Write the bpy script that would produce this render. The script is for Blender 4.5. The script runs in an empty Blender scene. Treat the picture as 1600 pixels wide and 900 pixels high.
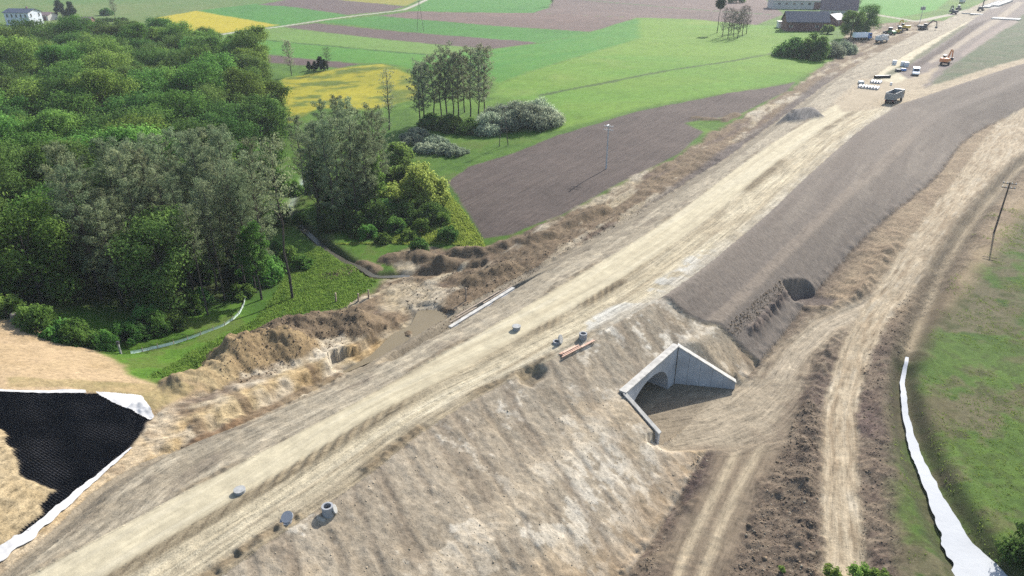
import bpy, bmesh, math, random
import numpy as np
from mathutils import Vector, Matrix
scene = bpy.context.scene
COL = scene.collection
R = math.radians
# ------------------------------------------------------------------ camera
CAM_H, PITCH, FPX = 47.0, R(26.0), 1100.0          # FPX: focal length in pixels of a 1600 px wide frame
cam_data = bpy.data.cameras.new('camera')
cam_data.sensor_width = 36.0
cam_data.lens = FPX / 1600.0 * 36.0
cam_data.clip_start = 0.5
cam_data.clip_end = 6000.0
cam = bpy.data.objects.new('camera', cam_data)
COL.objects.link(cam)
cam.location = (0, 0, CAM_H)
cam.rotation_euler = (R(90) - PITCH, 0, 0)
scene.camera = cam
# ------------------------------------------------------------------ sky, sun, exposure
SUN_AZ, SUN_EL = R(34.0), R(34.0)                    # azimuth from +Y towards +X
world = bpy.data.worlds.new('World')
scene.world = world
world.use_nodes = True
wn = world.node_tree.nodes; wl = world.node_tree.links
wn.clear()
w_out = wn.new('ShaderNodeOutputWorld'); w_bg = wn.new('ShaderNodeBackground'); w_sky = wn.new('ShaderNodeTexSky')
w_sky.sky_type = 'NISHITA'; w_sky.sun_disc = False
w_sky.sun_elevation = SUN_EL; w_sky.sun_rotation = SUN_AZ
w_sky.air_density = 1.0; w_sky.dust_density = 1.6; w_sky.ozone_density = 1.0
w_bg.inputs['Strength'].default_value = 0.15
wl.new(w_sky.outputs[0], w_bg.inputs['Color']); wl.new(w_bg.outputs[0], w_out.inputs['Surface'])
sun_data = bpy.data.lights.new('sun', 'SUN')
sun_data.energy = 4.7; sun_data.angle = R(0.6); sun_data.color = (1.0, 0.96, 0.90)
sun = bpy.data.objects.new('sun', sun_data); COL.objects.link(sun)
sd = Vector((math.sin(SUN_AZ) * math.cos(SUN_EL), math.cos(SUN_AZ) * math.cos(SUN_EL), math.sin(SUN_EL)))
sun.rotation_euler = (-sd).to_track_quat('-Z', 'Y').to_euler()
sun.location = (60, 80, 120)
scene.view_settings.view_transform = 'Standard'
scene.view_settings.look = 'None'
scene.view_settings.gamma = 1.0
scene.view_settings.exposure = 0.88
scene.view_settings.use_curve_mapping = False
scene.cycles.max_bounces = 6; scene.cycles.diffuse_bounces = 3; scene.cycles.glossy_bounces = 2
scene.cycles.transmission_bounces = 4; scene.cycles.transparent_max_bounces = 6; scene.cycles.volume_bounces = 0
scene.cycles.use_denoising = False; scene.cycles.denoising_input_passes = 'RGB_ALBEDO_NORMAL'; scene.cycles.denoising_prefilter = 'NONE'
scene.cycles.sample_clamp_indirect = 6.0
rng = np.random.default_rng(7); random.seed(7)

# ------------------------------------------------------------------ measured points of the photograph -> places on the ground
cP, sP = math.cos(PITCH), math.sin(PITCH)
def un(px, py, z):
    "the place at height z that is seen at a given point of the photograph"
    a = (px - 800.0) / FPX; b = (450.0 - py) / FPX
    t = (CAM_H - z) / (sP - b * cP)
    return a * t, (cP + b * sP) * t

# ------------------------------------------------------------------ numpy noise
_tab = np.random.default_rng(3).random((8, 256, 256)).astype(np.float32)
def vnoise(x, y, seed=0):
    t = _tab[seed % 8]
    x = np.asarray(x, np.float64) + 37.3 * seed; y = np.asarray(y, np.float64) + 91.7 * seed
    xi = np.floor(x); yi = np.floor(y)
    fx = (x - xi).astype(np.float32); fy = (y - yi).astype(np.float32)
    fx = fx * fx * (3 - 2 * fx); fy = fy * fy * (3 - 2 * fy)
    x0 = xi.astype(np.int64) & 255; y0 = yi.astype(np.int64) & 255
    x1 = (x0 + 1) & 255; y1 = (y0 + 1) & 255
    a = t[y0, x0]; b = t[y0, x1]; c = t[y1, x0]; d = t[y1, x1]
    return (a + (b - a) * fx) * (1 - fy) + (c + (d - c) * fx) * fy
def fbm(x, y, scale, octv=3, seed=0, gain=0.55):
    "in -1..1, scale in metres"
    s = 0.0; amp = 1.0; tot = 0.0
    for i in range(octv):
        k = (2.03 ** i) / scale
        s = s + amp * (vnoise(x * k + 13.1 * i, y * k + 7.7 * i, seed + i) * 2 - 1); tot += amp; amp *= gain
    return s / tot * 1.25
def sst(a, b, v):
    t = np.clip((v - a) / (b - a), 0, 1)
    return t * t * (3 - 2 * t)

# ------------------------------------------------------------------ the lie of the land
def curve(pts):
    "x as a smooth function of y through (y, x) points"
    pts = sorted(pts); ys = np.array([p[0] for p in pts], float); xs = np.array([p[1] for p in pts], float)
    m = np.gradient(xs, ys)
    def f(y):
        y = np.asarray(y, float)
        i = np.clip(np.searchsorted(ys, y) - 1, 0, len(ys) - 2)
        h = ys[i + 1] - ys[i]; t = (y - ys[i]) / h; tc = np.clip(t, 0, 1)
        v = ((2*tc**3 - 3*tc**2 + 1) * xs[i] + (tc**3 - 2*tc**2 + tc) * h * m[i] + (-2*tc**3 + 3*tc**2) * xs[i+1] + (tc**3 - tc**2) * h * m[i+1])
        return v + np.where(t < 0, t * h * m[i], 0) + np.where(t > 1, (t - 1) * h * m[i + 1], 0)
    return f
def pcurve(pts, z):
    o = []
    for p in pts:
        x, y = un(p[0], p[1], p[2] if len(p) > 2 else z)
        o.append((y, x))
    return curve(o)
ROAD_Z = 8.0
sand_edge = pcurve([(57, 893), (290, 767), (400, 710), (640, 582), (750, 520), (875, 447), (975, 387), (1200, 228), (1310, 160), (1400, 95), (1500, 40)], ROAD_Z)
crest_left = pcurve([(60, 872, 7.6), (127, 815, 7.6), (200, 750, 7.6), (300, 693, 7.6), (400, 648), (560, 578), (700, 510), (800, 450), (1000, 336), (1100, 275), (1240, 178), (1310, 122), (1440, 48), (1500, 20)], ROAD_Z)
crest = curve([(10, -35), (20, -29), (37.1, -18.3), (43.7, -12.8), (53.5, -5.7), (63.7, 4.9), (76.9, 18), (98.6, 35), (130, 57), (170, 86), (186, 99), (193, 104.2), (197, 109), (205, 118), (226, 141), (266, 186), (350, 300), (600, 700), (1700, 2400)])
toe = curve([(10, -10), (25, -1), (36, 5.5), (43.3, 10.8), (52, 16.6), (60, 21.6), (68.3, 26.4), (82, 36.5), (98.6, 49.3), (108.6, 57.5), (142.7, 87.9), (183, 120), (217, 156), (262, 205), (350, 325), (600, 730), (1700, 2440)])
# control heights of the natural ground: (px, py, z) seen in the photograph
CTRL = [(1290, 890, 0), (1310, 640, 0), (1400, 450, .5), (1600, 200, 1), (1500, 700, -.3), (1600, 880, 0), (1600, 500, 0), (1600, 300, .5), (1100, 850, 0), (1200, 600, 0), (1000, 890, 0), (1100, 650, 0),
        (650, 500, 0), (650, 545, -.1), (700, 440, .6), (600, 480, .4), (500, 400, 0), (450, 470, .6), (330, 500, 1.2), (200, 548, 3), (100, 525, 5.5), (20, 503, 7.5), (-200, 520, 9),
        (-60, 560, 10.5), (0, 600, 11), (100, 606, 9.5), (190, 612, 7.6), (240, 640, 6.3), (238, 662, 5.6), (150, 747, 6.3), (82, 803, 6.9), (0, 868, 7.3), (-120, 940, 7.4), (-100, 640, 12), (-200, 760, 13), (0, 700, 10.3), (100, 650, 8.4),
        (290, 660, 5.4), (330, 600, 4.6), (430, 600, 3), (430, 540, 2.2), (560, 560, 1.2), (560, 500, .8), (300, 570, 3.6),
        (760, 330, 2.6), (900, 250, 4), (720, 280, 2), (1000, 200, 5.5), (1150, 150, 6.6), (1250, 112, 7.2), (860, 380, 3.2), (1000, 300, 5), (1120, 240, 6.2),
        (800, 205, 3), (600, 205, 2.5), (700, 135, 5), (520, 135, 4.5), (600, 104, 7.2), (800, 60, 6), (1100, 60, 7), (1300, 50, 8), (1400, 60, 8), (300, 40, 6), (100, 50, 6), (500, 20, 7), (800, 4, 7), (1200, 4, 8), (1500, 5, 8)]
WCTRL = [(-60, 120, .3), (-80, 150, 1), (-100, 220, 3), (-160, 300, 5), (-120, 110, 4), (-160, 160, 5), (-30, 105, 0), (-40, 140, 0), (-35, 165, .8), (-25, 120, 0),
         (0, 1500, 10), (900, 1500, 10), (-900, 1500, 10), (-900, 500, 9), (-300, 120, 9), (-150, 20, 14), (60, 0, 0), (200, 60, 0), (400, 150, 1), (800, 500, 1), (0, 5, 0), (-60, 10, 9), (300, 250, 1.5)]
_c = np.array([(*un(a, b, z), z) for a, b, z in CTRL] + WCTRL, float)
def _phi(r): return r
_d = np.hypot(_c[:, None, 0] - _c[None, :, 0], _c[:, None, 1] - _c[None, :, 1])
_n = len(_c); _A = np.zeros((_n + 1, _n + 1)); _A[:_n, :_n] = _phi(_d) - np.eye(_n) * 0.6; _A[:_n, _n] = 1; _A[_n, :_n] = 1
_w = np.linalg.solve(_A, np.append(_c[:, 2], 0))
def base_z(x, y):
    x = np.asarray(x, float); y = np.asarray(y, float)
    z = np.full(np.broadcast(x, y).shape, _w[_n])
    for i in range(_n): z = z + _w[i] * _phi(np.hypot(x - _c[i, 0], y - _c[i, 1]))
    return z
TH = R(38.5); DIR = np.array((math.sin(TH), math.cos(TH))); NRM = np.array((math.cos(TH), -math.sin(TH)))   # along and across the road
def emb_z(x, y, zg):
    "the embankment body above the natural ground zg"
    Cx = crest(y); Tx = toe(y); Ex = crest_left(y)
    cz = 0.79
    left = ROAD_Z - np.maximum(0, (Ex - x) * cz) / 1.5
    u = (x - Cx) / (Tx - Cx)
    prof = np.interp(u, [0, .02, .42, .56, 1.0, 1.05], [1, .995, .62, .57, 0, -.4])
    right = zg + (ROAD_Z - zg) * prof
    return np.where(x > Cx, np.where(u > 1.05, -99, right), np.where(x < Ex, left, ROAD_Z)), u
def coarse_z(x, y):
    zg = base_z(x, y)
    return np.maximum(zg, emb_z(x, y, zg)[0])
def GP(pts):
    "ground places seen at points of the photograph (coarse land)"
    p = np.array(pts, float); z = np.full(len(p), 4.0)
    for _ in range(40):
        a = (p[:, 0] - 800.0) / FPX; b = (450.0 - p[:, 1]) / FPX
        t = (CAM_H - z) / (sP - b * cP); x = a * t; y = (cP + b * sP) * t
        z = z + 0.4 * (coarse_z(x, y) - z)
    return np.stack([x, y], 1)
def Zp(pts, z): return np.array([un(p[0], p[1], z) for p in pts])
def seg_dist(x, y, pts, closed=False):
    "distance to a polyline and length along it"
    n = len(pts); best = np.full(x.shape, 1e9); al = np.zeros(x.shape); acc = 0.0
    for i in range(n if closed else n - 1):
        ax, ay = pts[i]; bx, by = pts[(i + 1) % n]
        dx, dy = bx - ax, by - ay; L2 = dx*dx + dy*dy + 1e-12
        t = np.clip(((x - ax) * dx + (y - ay) * dy) / L2, 0, 1)
        d = np.hypot(x - ax - t * dx, y - ay - t * dy)
        m = d < best; best = np.where(m, d, best); al = np.where(m, acc + t * math.sqrt(L2), al); acc += math.sqrt(L2)
    return best, al
def inside(x, y, pts):
    c = np.zeros(x.shape, bool); n = len(pts)
    for i in range(n):
        ax, ay = pts[i]; bx, by = pts[(i + 1) % n]
        if ay == by: continue
        c ^= ((ay > y) != (by > y)) & (x < (bx - ax) * (y - ay) / (by - ay) + ax)
    return c
def sdist(x, y, pts):
    "signed distance, positive inside; far points get -99"
    out = np.full(x.shape, -99.0); pts = np.asarray(pts)
    m = (x > pts[:, 0].min() - 12) & (x < pts[:, 0].max() + 12) & (y > pts[:, 1].min() - 12) & (y < pts[:, 1].max() + 12)
    if m.any():
        xs, ys = x[m], y[m]
        d, _ = seg_dist(xs, ys, pts, True)
        out[m] = np.where(inside(xs, ys, pts), d, -d)
    return out
def ldist(x, y, pts, reach=15):
    out = np.full(x.shape, 99.0); al = np.zeros(x.shape); pts = np.asarray(pts)
    m = (x > pts[:, 0].min() - reach) & (x < pts[:, 0].max() + reach) & (y > pts[:, 1].min() - reach) & (y < pts[:, 1].max() + reach)
    if m.any(): out[m], al[m] = seg_dist(x[m], y[m], pts)
    return out, al
# ------------------------------------------------------------------ portal of the underpass (plan)
PA, PB, PC, PD = np.array((11.85, 61.1)), np.array((19.3, 70.5)), np.array((26.2, 69.3)), np.array((15.1, 58.0))
WALL_T = 0.62
def offs(a, b, d):
    "shift segment a-b by d to its left"
    v = (b - a) / np.hypot(*(b - a)); n = np.array((-v[1], v[0])); return a + n * d, b + n * d
def meet(p, p2, q, q2):
    r, s = p2 - p, q2 - q; k = ((q - p)[0] * s[1] - (q - p)[1] * s[0]) / (r[0] * s[1] - r[1] * s[0]); return p + r * k
_ab = offs(PA, PB, WALL_T * .36); _bc = offs(PB, PC, WALL_T * .36); _da = offs(PD, PA, WALL_T * .36)
PORTAL_CUT = np.array([meet(*_da, *_ab), meet(*_ab, *_bc), _bc[1], _da[0]])
APRON = np.array([PC - NRM * 1.5, PC + np.array((7.0, .5)), PD + np.array((14.0, 1.5)), PD + np.array((7.0, .2)), PD + NRM * .9 + DIR * .6])
# the far portal (left of the road), only its coping shows over the crest
QA = np.array(un(703, 511, 7.3)); QB = np.array(un(800, 451, 7.3))
_q1 = offs(QA, QB, 7.0)
FAR_CUT = np.array([*offs(QA, QB, -.25), _q1[1] + DIR * 2, _q1[0] - DIR * 2])

# ------------------------------------------------------------------ measured outlines
POND = Zp([(648, 492), (668, 489), (700, 509), (652, 531), (604, 551), (560, 570), (545, 575), (588, 550), (614, 524), (638, 512)], -.2)
TRENCH = [(690, 524, -.6), (620, 552, -.5), (560, 578, 0), (480, 612, 1.3), (400, 652, 3), (300, 698, 5), (235, 750, 6)]
TRENCH_W = np.array([un(*p) for p in TRENCH]); TRENCH_Z = np.array([p[2] for p in TRENCH], float)
STREAM = GP([(455, 332), (480, 358), (503, 378), (540, 405), (582, 431), (640, 427), (700, 421), (750, 412)])
CREEK = GP([(520, 225), (497, 247), (480, 270), (466, 292), (452, 325), (455, 332)])
DITCH_PALE = GP([(1640, 225), (1590, 262), (1545, 310), (1505, 365), (1470, 425), (1448, 480), (1430, 520), (1418, 552)])
DITCH_WATER = GP([(1418, 556), (1412, 590), (1416, 640), (1432, 700), (1450, 745), (1478, 800), (1505, 850), (1545, 905), (1600, 990)])
SERVICE = GP([(1325, 1010), (1318, 900), (1312, 760), (1312, 640), (1338, 545), (1380, 472), (1445, 395), (1530, 292), (1600, 200), (1680, 110)])
TRACK_A = GP([(1040, 640), (1110, 655), (1165, 640), (1212, 600), (1245, 550), (1290, 510), (1350, 482), (1400, 450)])
TRACK_B = GP([(1205, 625), (1175, 690), (1145, 750), (1112, 815), (1085, 880), (1070, 930)])
PIT = GP([(1232, 452), (1262, 451), (1306, 468), (1296, 477), (1260, 477), (1240, 465)])
NEARPIT = Zp([(808, 583), (815, 573), (835, 566), (855, 572), (852, 582), (830, 594), (812, 594)], ROAD_Z)
HEAPS = [  # ridge (px), height, half width, kind
    ([(372, 568), (405, 552), (450, 548)], 2.9, 4.6, 'sand'), ([(440, 522), (490, 512), (555, 508)], 1.9, 4.2, 'dark'), ([(285, 603), (318, 598), (345, 588)], 1.5, 2.6, 'pale'),
    ([(640, 518), (662, 516)], 0.9, 1.6, 'dark'), ([(612, 405), (650, 400), (690, 412)], 1.1, 2.6, 'dark'), ([(712, 392), (752, 394), (790, 384)], .8, 1.9, 'dark'),
    ([(520, 430), (560, 415), (575, 420)], .6, 2.4, 'dark'), ([(1238, 183), (1262, 180)], 2.2, 4.2, 'gravel'), ([(735, 440), (790, 418)], .8, 2.0, 'dark'), ([(1085, 185), (1130, 188), (1150, 178)], 0.6, 1.8, 'dark'), ([(815, 378), (858, 366)], .8, 1.8, 'dark'), ([(890, 350), (940, 326)], .7, 1.7, 'dark')]
HEAPS = [(GP(p), h, w, k) for p, h, w, k in HEAPS]
GEOCELL = Zp([(-60, 617), (158, 617), (184, 632), (210, 641), (236, 660), (205, 700), (150, 747), (82, 803), (40, 840), (0, 868), (-60, 905)], 0)
def _cellpoly():
    pts = [(-60, 616), (158, 616), (184, 632), (210, 641), (237, 660), (205, 700), (150, 747), (82, 803), (40, 840), (0, 868), (-60, 905)]
    return GP(pts)
GEOCELL = _cellpoly()
SANDFILL = GP([(-80, 655), (0, 672), (22, 690), (38, 722), (46, 745), (80, 768), (62, 790), (72, 806), (45, 826), (10, 852), (-60, 890)])
CLEARING = GP([(-140, 470), (0, 497), (40, 503), (90, 528), (150, 545), (200, 585), (245, 605), (330, 608), (240, 650), (-140, 625)])
FIELDS = {  # name: outline in the photograph
    'brown5': [(866, -6), (1190, -6), (1225, 22), (1180, 40), (1100, 33), (1000, 28), (833, 20)],
    'brown2': [(590, 25), (640, 18), (800, 20), (833, 20), (997, 28), (923, 50), (800, 42), (650, 30)],
    'green2': [(497, 34), (590, 25), (650, 30), (800, 42), (923, 50), (840, 68), (760, 62), (633, 49), (540, 38)],
    'brown3': [(440, 42), (493, 36), (633, 50), (800, 63), (842, 67), (763, 77), (633, 65)],
    'light1': [(300, 60), (400, 48), (440, 42), (633, 65), (763, 77), (687, 87), (400, 61), (330, 66)],
    'green3': [(300, 68), (400, 62), (687, 87), (763, 77), (842, 68), (923, 50), (997, 28), (1085, 30), (1000, 60), (900, 90), (780, 130), (740, 105), (660, 112), (597, 99), (500, 98), (360, 80)],
    'meadow': [(997, 28), (1085, 30), (1235, 44), (1300, 70), (1300, 92), (1240, 127), (1100, 150), (1000, 169), (940, 187), (872, 205), (862, 160), (770, 150), (780, 130), (900, 90), (1000, 60)],
    'brown4': [(355, 80), (420, 86), (567, 100), (530, 106), (400, 96)],
    'rape2': [(443, 123), (533, 107), (597, 100), (643, 118), (657, 152), (577, 172), (500, 168), (452, 190), (440, 150)],
    'green1': [(306, 17), (400, 6), (443, 8), (543, 24), (433, 41), (310, 17)],
    'brown1': [(400, 8), (480, -6), (560, 2), (634, 10), (607, 17), (543, 23), (443, 9)],
    'olive1': [(500, -6), (665, -6), (634, 9), (540, 1)],
    'green4': [(640, 17), (677, -6), (866, -6), (858, 12), (833, 20)],
    'rape1': [(238, 28), (308, 17), (434, 39), (312, 57), (270, 52)],
    'rape3': [(138, 49), (200, 37), (204, 44), (150, 54)],
    'green5': [(1262, -8), (1495, -8), (1462, 16), (1405, 27), (1340, 17), (1285, 6)],
    'plough': [(700, 285), (732, 262), (800, 240), (870, 212), (940, 191), (1000, 173), (1100, 153), (1200, 137), (1242, 128), (1232, 142), (1145, 183), (1110, 185), (1070, 192), (1098, 206), (1062, 240), (960, 290), (880, 335), (800, 366), (755, 372), (735, 342)],
}
FIELDS = {k: GP(v) for k, v in FIELDS.items()}
PATH = GP([(300, 60), (400, 46), (433, 42), (500, 32), (560, 24), (633, 15), (682, -8)])
LANE = GP([(1200, -2), (1262, 4), (1330, 18), (1400, 28), (1432, 34), (1480, 24), (1540, 8), (1580, -6)])
HEDGE1 = GP([(395, 61), (500, 71), (600, 80), (687, 87)])
HEDGE2 = GP([(845, 149), (933, 132), (1033, 112), (1133, 97), (1200, 86), (1225, 76)])
HEDGE3 = GP([(895, -2), (1000, 8), (1110, 17), (1200, 22)])

def lin(r, g, b, k=0.50):
    c = np.array((r, g, b), float) / 255.0
    return np.where(c <= .04045, c / 12.92, ((c + .055) / 1.055) ** 2.4) * k
C_SAND = lin(214, 198, 158); C_SAND2 = lin(192, 172, 132); C_PALE = lin(212, 200, 176); C_BROWN = lin(150, 130, 102); C_DARK = lin(118, 100, 86); C_PURPLE = lin(104, 86, 82)
C_TOPSOIL = lin(152, 140, 127); C_GREYSOIL = lin(150, 142, 130); C_OCHRE = lin(196, 164, 112); C_GRASS = lin(86, 122, 44); C_GRASS2 = lin(112, 148, 52); C_DGRASS = lin(58, 84, 34); C_PLOUGH = lin(107, 95, 87)
C_FGREEN = lin(88, 150, 58); C_LGREEN = lin(120, 150, 72); C_MEADOW = lin(130, 166, 60); C_RAPE = lin(200, 184, 40); C_FBROWN = lin(118, 101, 92); C_MUD = lin(134, 126, 108); C_WHITE = lin(225, 218, 205)
NAMES = ['ground', 'haul_road', 'embankment', 'service_road', 'ploughed_field', 'meadow', 'crop_field', 'rapeseed_field', 'farm_track', 'pale_field', 'construction_ground', 'sand_clearing']
CLS = {n: i for i, n in enumerate(NAMES)}

def land(x, y, want='z'):
    x = np.asarray(x, float); y = np.asarray(y, float)
    zg = base_z(x, y)
    s_al = x * DIR[0] + y * DIR[1]
    n_big = fbm(x, y, 26, 3, 1); n_mid = fbm(x, y, 5, 3, 2); n_sm = fbm(x, y, 1.3, 3, 3); n_fine = fbm(x, y, .55, 2, 5)
    near = 1 - sst(140, 320, y)
    zg = zg + .25 * n_big + .08 * n_mid
    # ---- hollows and heaps of the natural ground
    d_tr, a_tr = ldist(x, y, TRENCH_W)
    seg = np.concatenate([[0], np.cumsum(np.hypot(*np.diff(TRENCH_W, axis=0).T))])
    zf = np.interp(a_tr, seg, TRENCH_Z)
    bank = zf + np.maximum(0, d_tr - 1.2 - .6 * n_mid) * 1.9 * (1 + .25 * n_sm)
    trench = d_tr < 9
    zg = np.where(trench, np.minimum(zg, bank + .12 * n_sm), zg)
    sd_pond = sdist(x, y, POND) + .5 * n_mid
    zg = np.where(sd_pond > -2, np.minimum(zg, -.55 - .25 * np.clip(sd_pond, -2.5, 2)), zg)
    d_st, a_st = ldist(x, y, STREAM); zg = zg - (1.25 - .5 * sst(22, 34, a_st)) * np.exp(-(np.maximum(0, d_st - .25) / .75) ** 2) * (1 + .3 * n_mid)
    d_ck, _ = ldist(x, y, CREEK); zg = zg - .6 * np.exp(-(d_ck / 1.2) ** 2)
    d_dp, a_dp = ldist(x, y, DITCH_PALE); zg = zg - .75 * np.exp(-(d_dp / .95) ** 2) + .25 * np.exp(-((d_dp - 2.2) / .9) ** 2) * (1 + n_mid)
    d_dw, a_dw = ldist(x, y, DITCH_WATER); wid = .42 + .055 * np.maximum(0, a_dw - 6); zg = zg - (.35 + .55 * sst(0, 5, a_dw)) * (1 - sst(wid * .7, wid + 1.3, d_dw)) * (a_dw > .05) + .2 * np.exp(-((d_dw - wid - 1.9) / .8) ** 2)
    heap_m = {}
    for i, (ridge, h, w, kind) in enumerate(HEAPS):
        d, a = ldist(x, y, ridge)
        f = np.clip(1 - (d + .5 * n_mid + .35 * n_sm) / w, 0, 1)
        zg = zg + h * np.minimum(1.15 * f, 1) ** 1.1 * (1 + .40 * fbm(x, y, 2.6, 3, 4)) + (f > 0) * (.12 * n_sm + .10 * n_fine) * (1.0 if kind != 'gravel' else .3)
        heap_m[i] = f
    # ---- works: right hand strip of churned soil
    d_sv, a_sv = ldist(x, y, SERVICE, 25); hw = np.interp(a_sv, [0, 40, 62, 75, 95, 130, 200], [1.5, 1.6, 1.7, 2.6, 3.6, 4.6, 6.5])
    d_ta, a_ta = ldist(x, y, TRACK_A); d_tb, a_tb = ldist(x, y, TRACK_B)
    Cx = crest(y); Tx = toe(y); Ex = crest_left(y); Lx = sand_edge(y)
    t_c = (x - Cx) * .79                                 # metres right of the crest
    u_slope = (x - Cx) / (Tx - Cx)
    works_r = sst(-.5, 1.2, (x - Tx) * .79) * (1 - sst(1.5, 4.5, d_sv * np.where(s_al > 0, 1, 1) - hw + 0 * x) * ((x - Tx) > 0)) 
    left_of_sv = inside(x, y, np.vstack([SERVICE[::-1], [(-70, -30)], [(-35, 20)], [(0, 43)], [(8, 52)], [(17, 70)], [(40, 102)], [(75, 145)], [(128, 217)], [(210, 300)]]))
    dark_r = np.maximum(np.where(left_of_sv, 1.0, 0.0), 1 - sst(1.5, 5.0 + 1.5 * n_mid, d_sv - hw)) * (x > Tx - 1)
    mask_sv = 1 - sst(-.35, .55, d_sv - hw + .35 * n_sm)
    tw = np.interp(a_ta, [0, 8, 16, 24, 45], [2.9, 2.9, 2.7, 2.2, 2.0]); mask_ta = (1 - sst(tw - 1.3, tw + 1.5, d_ta + .6 * n_sm + .5 * n_mid)) * (x > PA[0])
    rbw = (1 - sst(1.9, 3.4, d_tb + .7 * n_mid)) * (1 - sst(24, 34, a_tb))
    zg = zg + dark_r * (1 - mask_sv) * (1 - mask_ta) * (1 - .85 * rbw) * near * (.15 * n_sm + .12 * n_fine + .16 * np.abs(n_mid) + .22 * np.maximum(0, fbm(x * .4 + y * .1, y * 1.4 - x * .5, 2.4, 3, 3)))
    berm = np.exp(-((d_sv - hw - 1.6) / .9) ** 2) * left_of_sv * (.55 + .5 * n_mid + .3 * n_sm) * (1 - mask_ta) * (1 - sst(75, 100, a_sv)) * near
    zg = zg + np.maximum(0, berm)
    def ruts(d, off, wdt): return np.exp(-((d - off) / wdt) ** 2)
    rr = ruts(d_sv, .85, .28) + .7 * ruts(d_sv, 1.75, .25) * (hw > 2.2) + .7 * ruts(d_sv, 2.9, .3) * (hw > 3.2)
    zg = zg - rr * mask_sv * near * (.07 + .05 * n_mid) + mask_sv * near * .02 * n_sm
    rb = ruts(d_tb + .15 * n_mid, .9, .42) * (1 - sst(26, 36, a_tb)); zg = zg - rb * .10
    ra = ruts(d_ta, .8, .3) + .6 * ruts(d_ta, 1.75, .25) + .6 * ruts(d_ta, 2.7, .25) + .5 * ruts(d_ta, 3.6, .25); zg = zg - ra * mask_ta * near * .1
    # ---- left works: churned band between the road and the fields
    lt_ = (crest_left(y) - x) * .79
    band = inside(x, y, LEFTWORKS)
    sd_lw = np.where(band, 1.0, 0.0)
    zg = zg + sd_lw * near * (.20 * n_sm + .16 * n_mid + .10 * n_fine + .22 * fbm(s_al * .25, lt_, 2.4, 3, 3))
    lt = (Ex - x) * .79
    zg = zg - sd_lw * near * .22 * np.exp(-((lt - 4.5 - .6 * n_big) / .5) ** 2)
    # clods of the ploughed field
    sd_pl = sdist(x, y, FIELDS['plough'])
    # ---- embankment
    ze, u = emb_z(x, y, zg)
    on_top = (x <= Cx) & (x >= Ex)
    slope_r = (x > Cx) & (u < 1.0)
    slope_l = (x < Ex) & (ze > zg)
    # topsoiled part of the slope and the bare part next to the underpass
    yb = np.interp(x, [10, 17.3, 19, 21, 23, 25.3, 28, 31, 34, 60], [79.5, 77.6, 77.0, 76.0, 75.7, 76.0, 75.0, 74, 72.5, 72])
    topsoil = slope_r & (y > yb + .25 * n_sm)
    ts = sst(0, .45, y - yb) * slope_r
    ze = ze + ts * .32 * sst(-.2, .8, t_c)
    ts_ = ts
    rill = fbm(s_al * 1.0, t_c * .25, 1.1, 3, 6)
    ze = ze + slope_r * near * np.where(topsoil, .03 * n_sm + .035 * n_fine, (.05 * rill + .06 * n_sm + .1 * n_mid + .05 * n_fine - .06 * sst(.75, .95, np.sin((s_al + t_c * .35) * 2.0 + 1.5 * n_mid) + .3 * n_sm)))
    # windrow of clods on the topsoil
    wr = np.exp(-((u - .80) / .05) ** 2) * topsoil * sst(76, 79, y) * (1 - sst(88, 93, y))
    ze = ze + wr * (.3 + .5 * n_fine + .3 * n_sm)
    # road surface: low windrows and ruts
    tr_sep = (x - (Lx + (Cx - Lx) * .47)) * .79
    sep = np.exp(-(tr_sep / .75) ** 2)
    sepn = np.maximum(sst(-.25, .5, fbm(s_al, tr_sep * .5, 9, 3, 2)), .8 * (1 - sst(52, 64, y)))
    clod_r = np.exp(-((t_c + .7 + .5 * n_big) / .55) ** 2) * sst(-.1, .35, fbm(s_al, t_c * .3, 7, 3, 5)) * on_top * (1 - sst(66, 74, y)); clod_l = np.exp(-(((x - Lx) * .79 + .3) / .4) ** 2) * sst(-.1, .4, fbm(s_al, t_c * .3, 6, 3, 6)) * on_top
    herring = np.sin((s_al * 1.0 + tr_sep * 1.5) * 4.2)
    top_rough = .05 * n_mid + .015 * n_sm
    lane = sst(-.3, .6, (x - Lx) * .79) * (1 - sst(-1.0, -.2, tr_sep))
    ze = ze + on_top * near * (sep * sepn * (.20 + .14 * herring * sst(0, .6, fbm(s_al, tr_sep, 14, 2, 7))) + top_rough * (1 - .7 * lane) - .05 * np.exp(-((tr_sep - 2.4) / .4) ** 2) * sepn - .04 * np.exp(-((tr_sep - 4.3) / .35) ** 2))
    ze = ze + near * (clod_r * (.10 + .22 * n_fine + .15 * n_sm) + clod_l * (.08 + .14 * n_fine + .1 * n_sm))
    verge_l = on_top & (x < Lx)
    ze = ze - verge_l * np.minimum(.5, (Lx - x) * .1) + verge_l * near * (.1 * n_mid + .07 * n_sm)
    ze = ze - (x < Ex) * np.minimum(.5, np.maximum(0, Lx - Ex) * .1) + slope_l * near * .1 * n_sm
    z = np.maximum(zg, ze)
    z = z + np.where(ze > zg, 2.4 * np.minimum(1.1 * heap_m[7], 1), 0)
    # embankment is cut by the underpass
    pc = inside(x, y, PORTAL_CUT)
    z = np.where(pc, -.05 + .03 * n_mid, z)
    nco = (x - PA[0]) * NRM[0] + (y - PA[1]) * NRM[1]; sd_ap = sdist(x, y, APRON) + .3 * n_mid
    z = np.where((nco > np.interp((x - PA[0]) * DIR[0] + (y - PA[1]) * DIR[1], [-2, 12], [4.0, 5.4])) & (sd_ap > -8) & ~pc, np.minimum(z, np.maximum(zg, -.05) * 0 - .03 + np.maximum(0, -sd_ap) * .75 + .05 * n_mid + .04 * n_sm), z)
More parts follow.
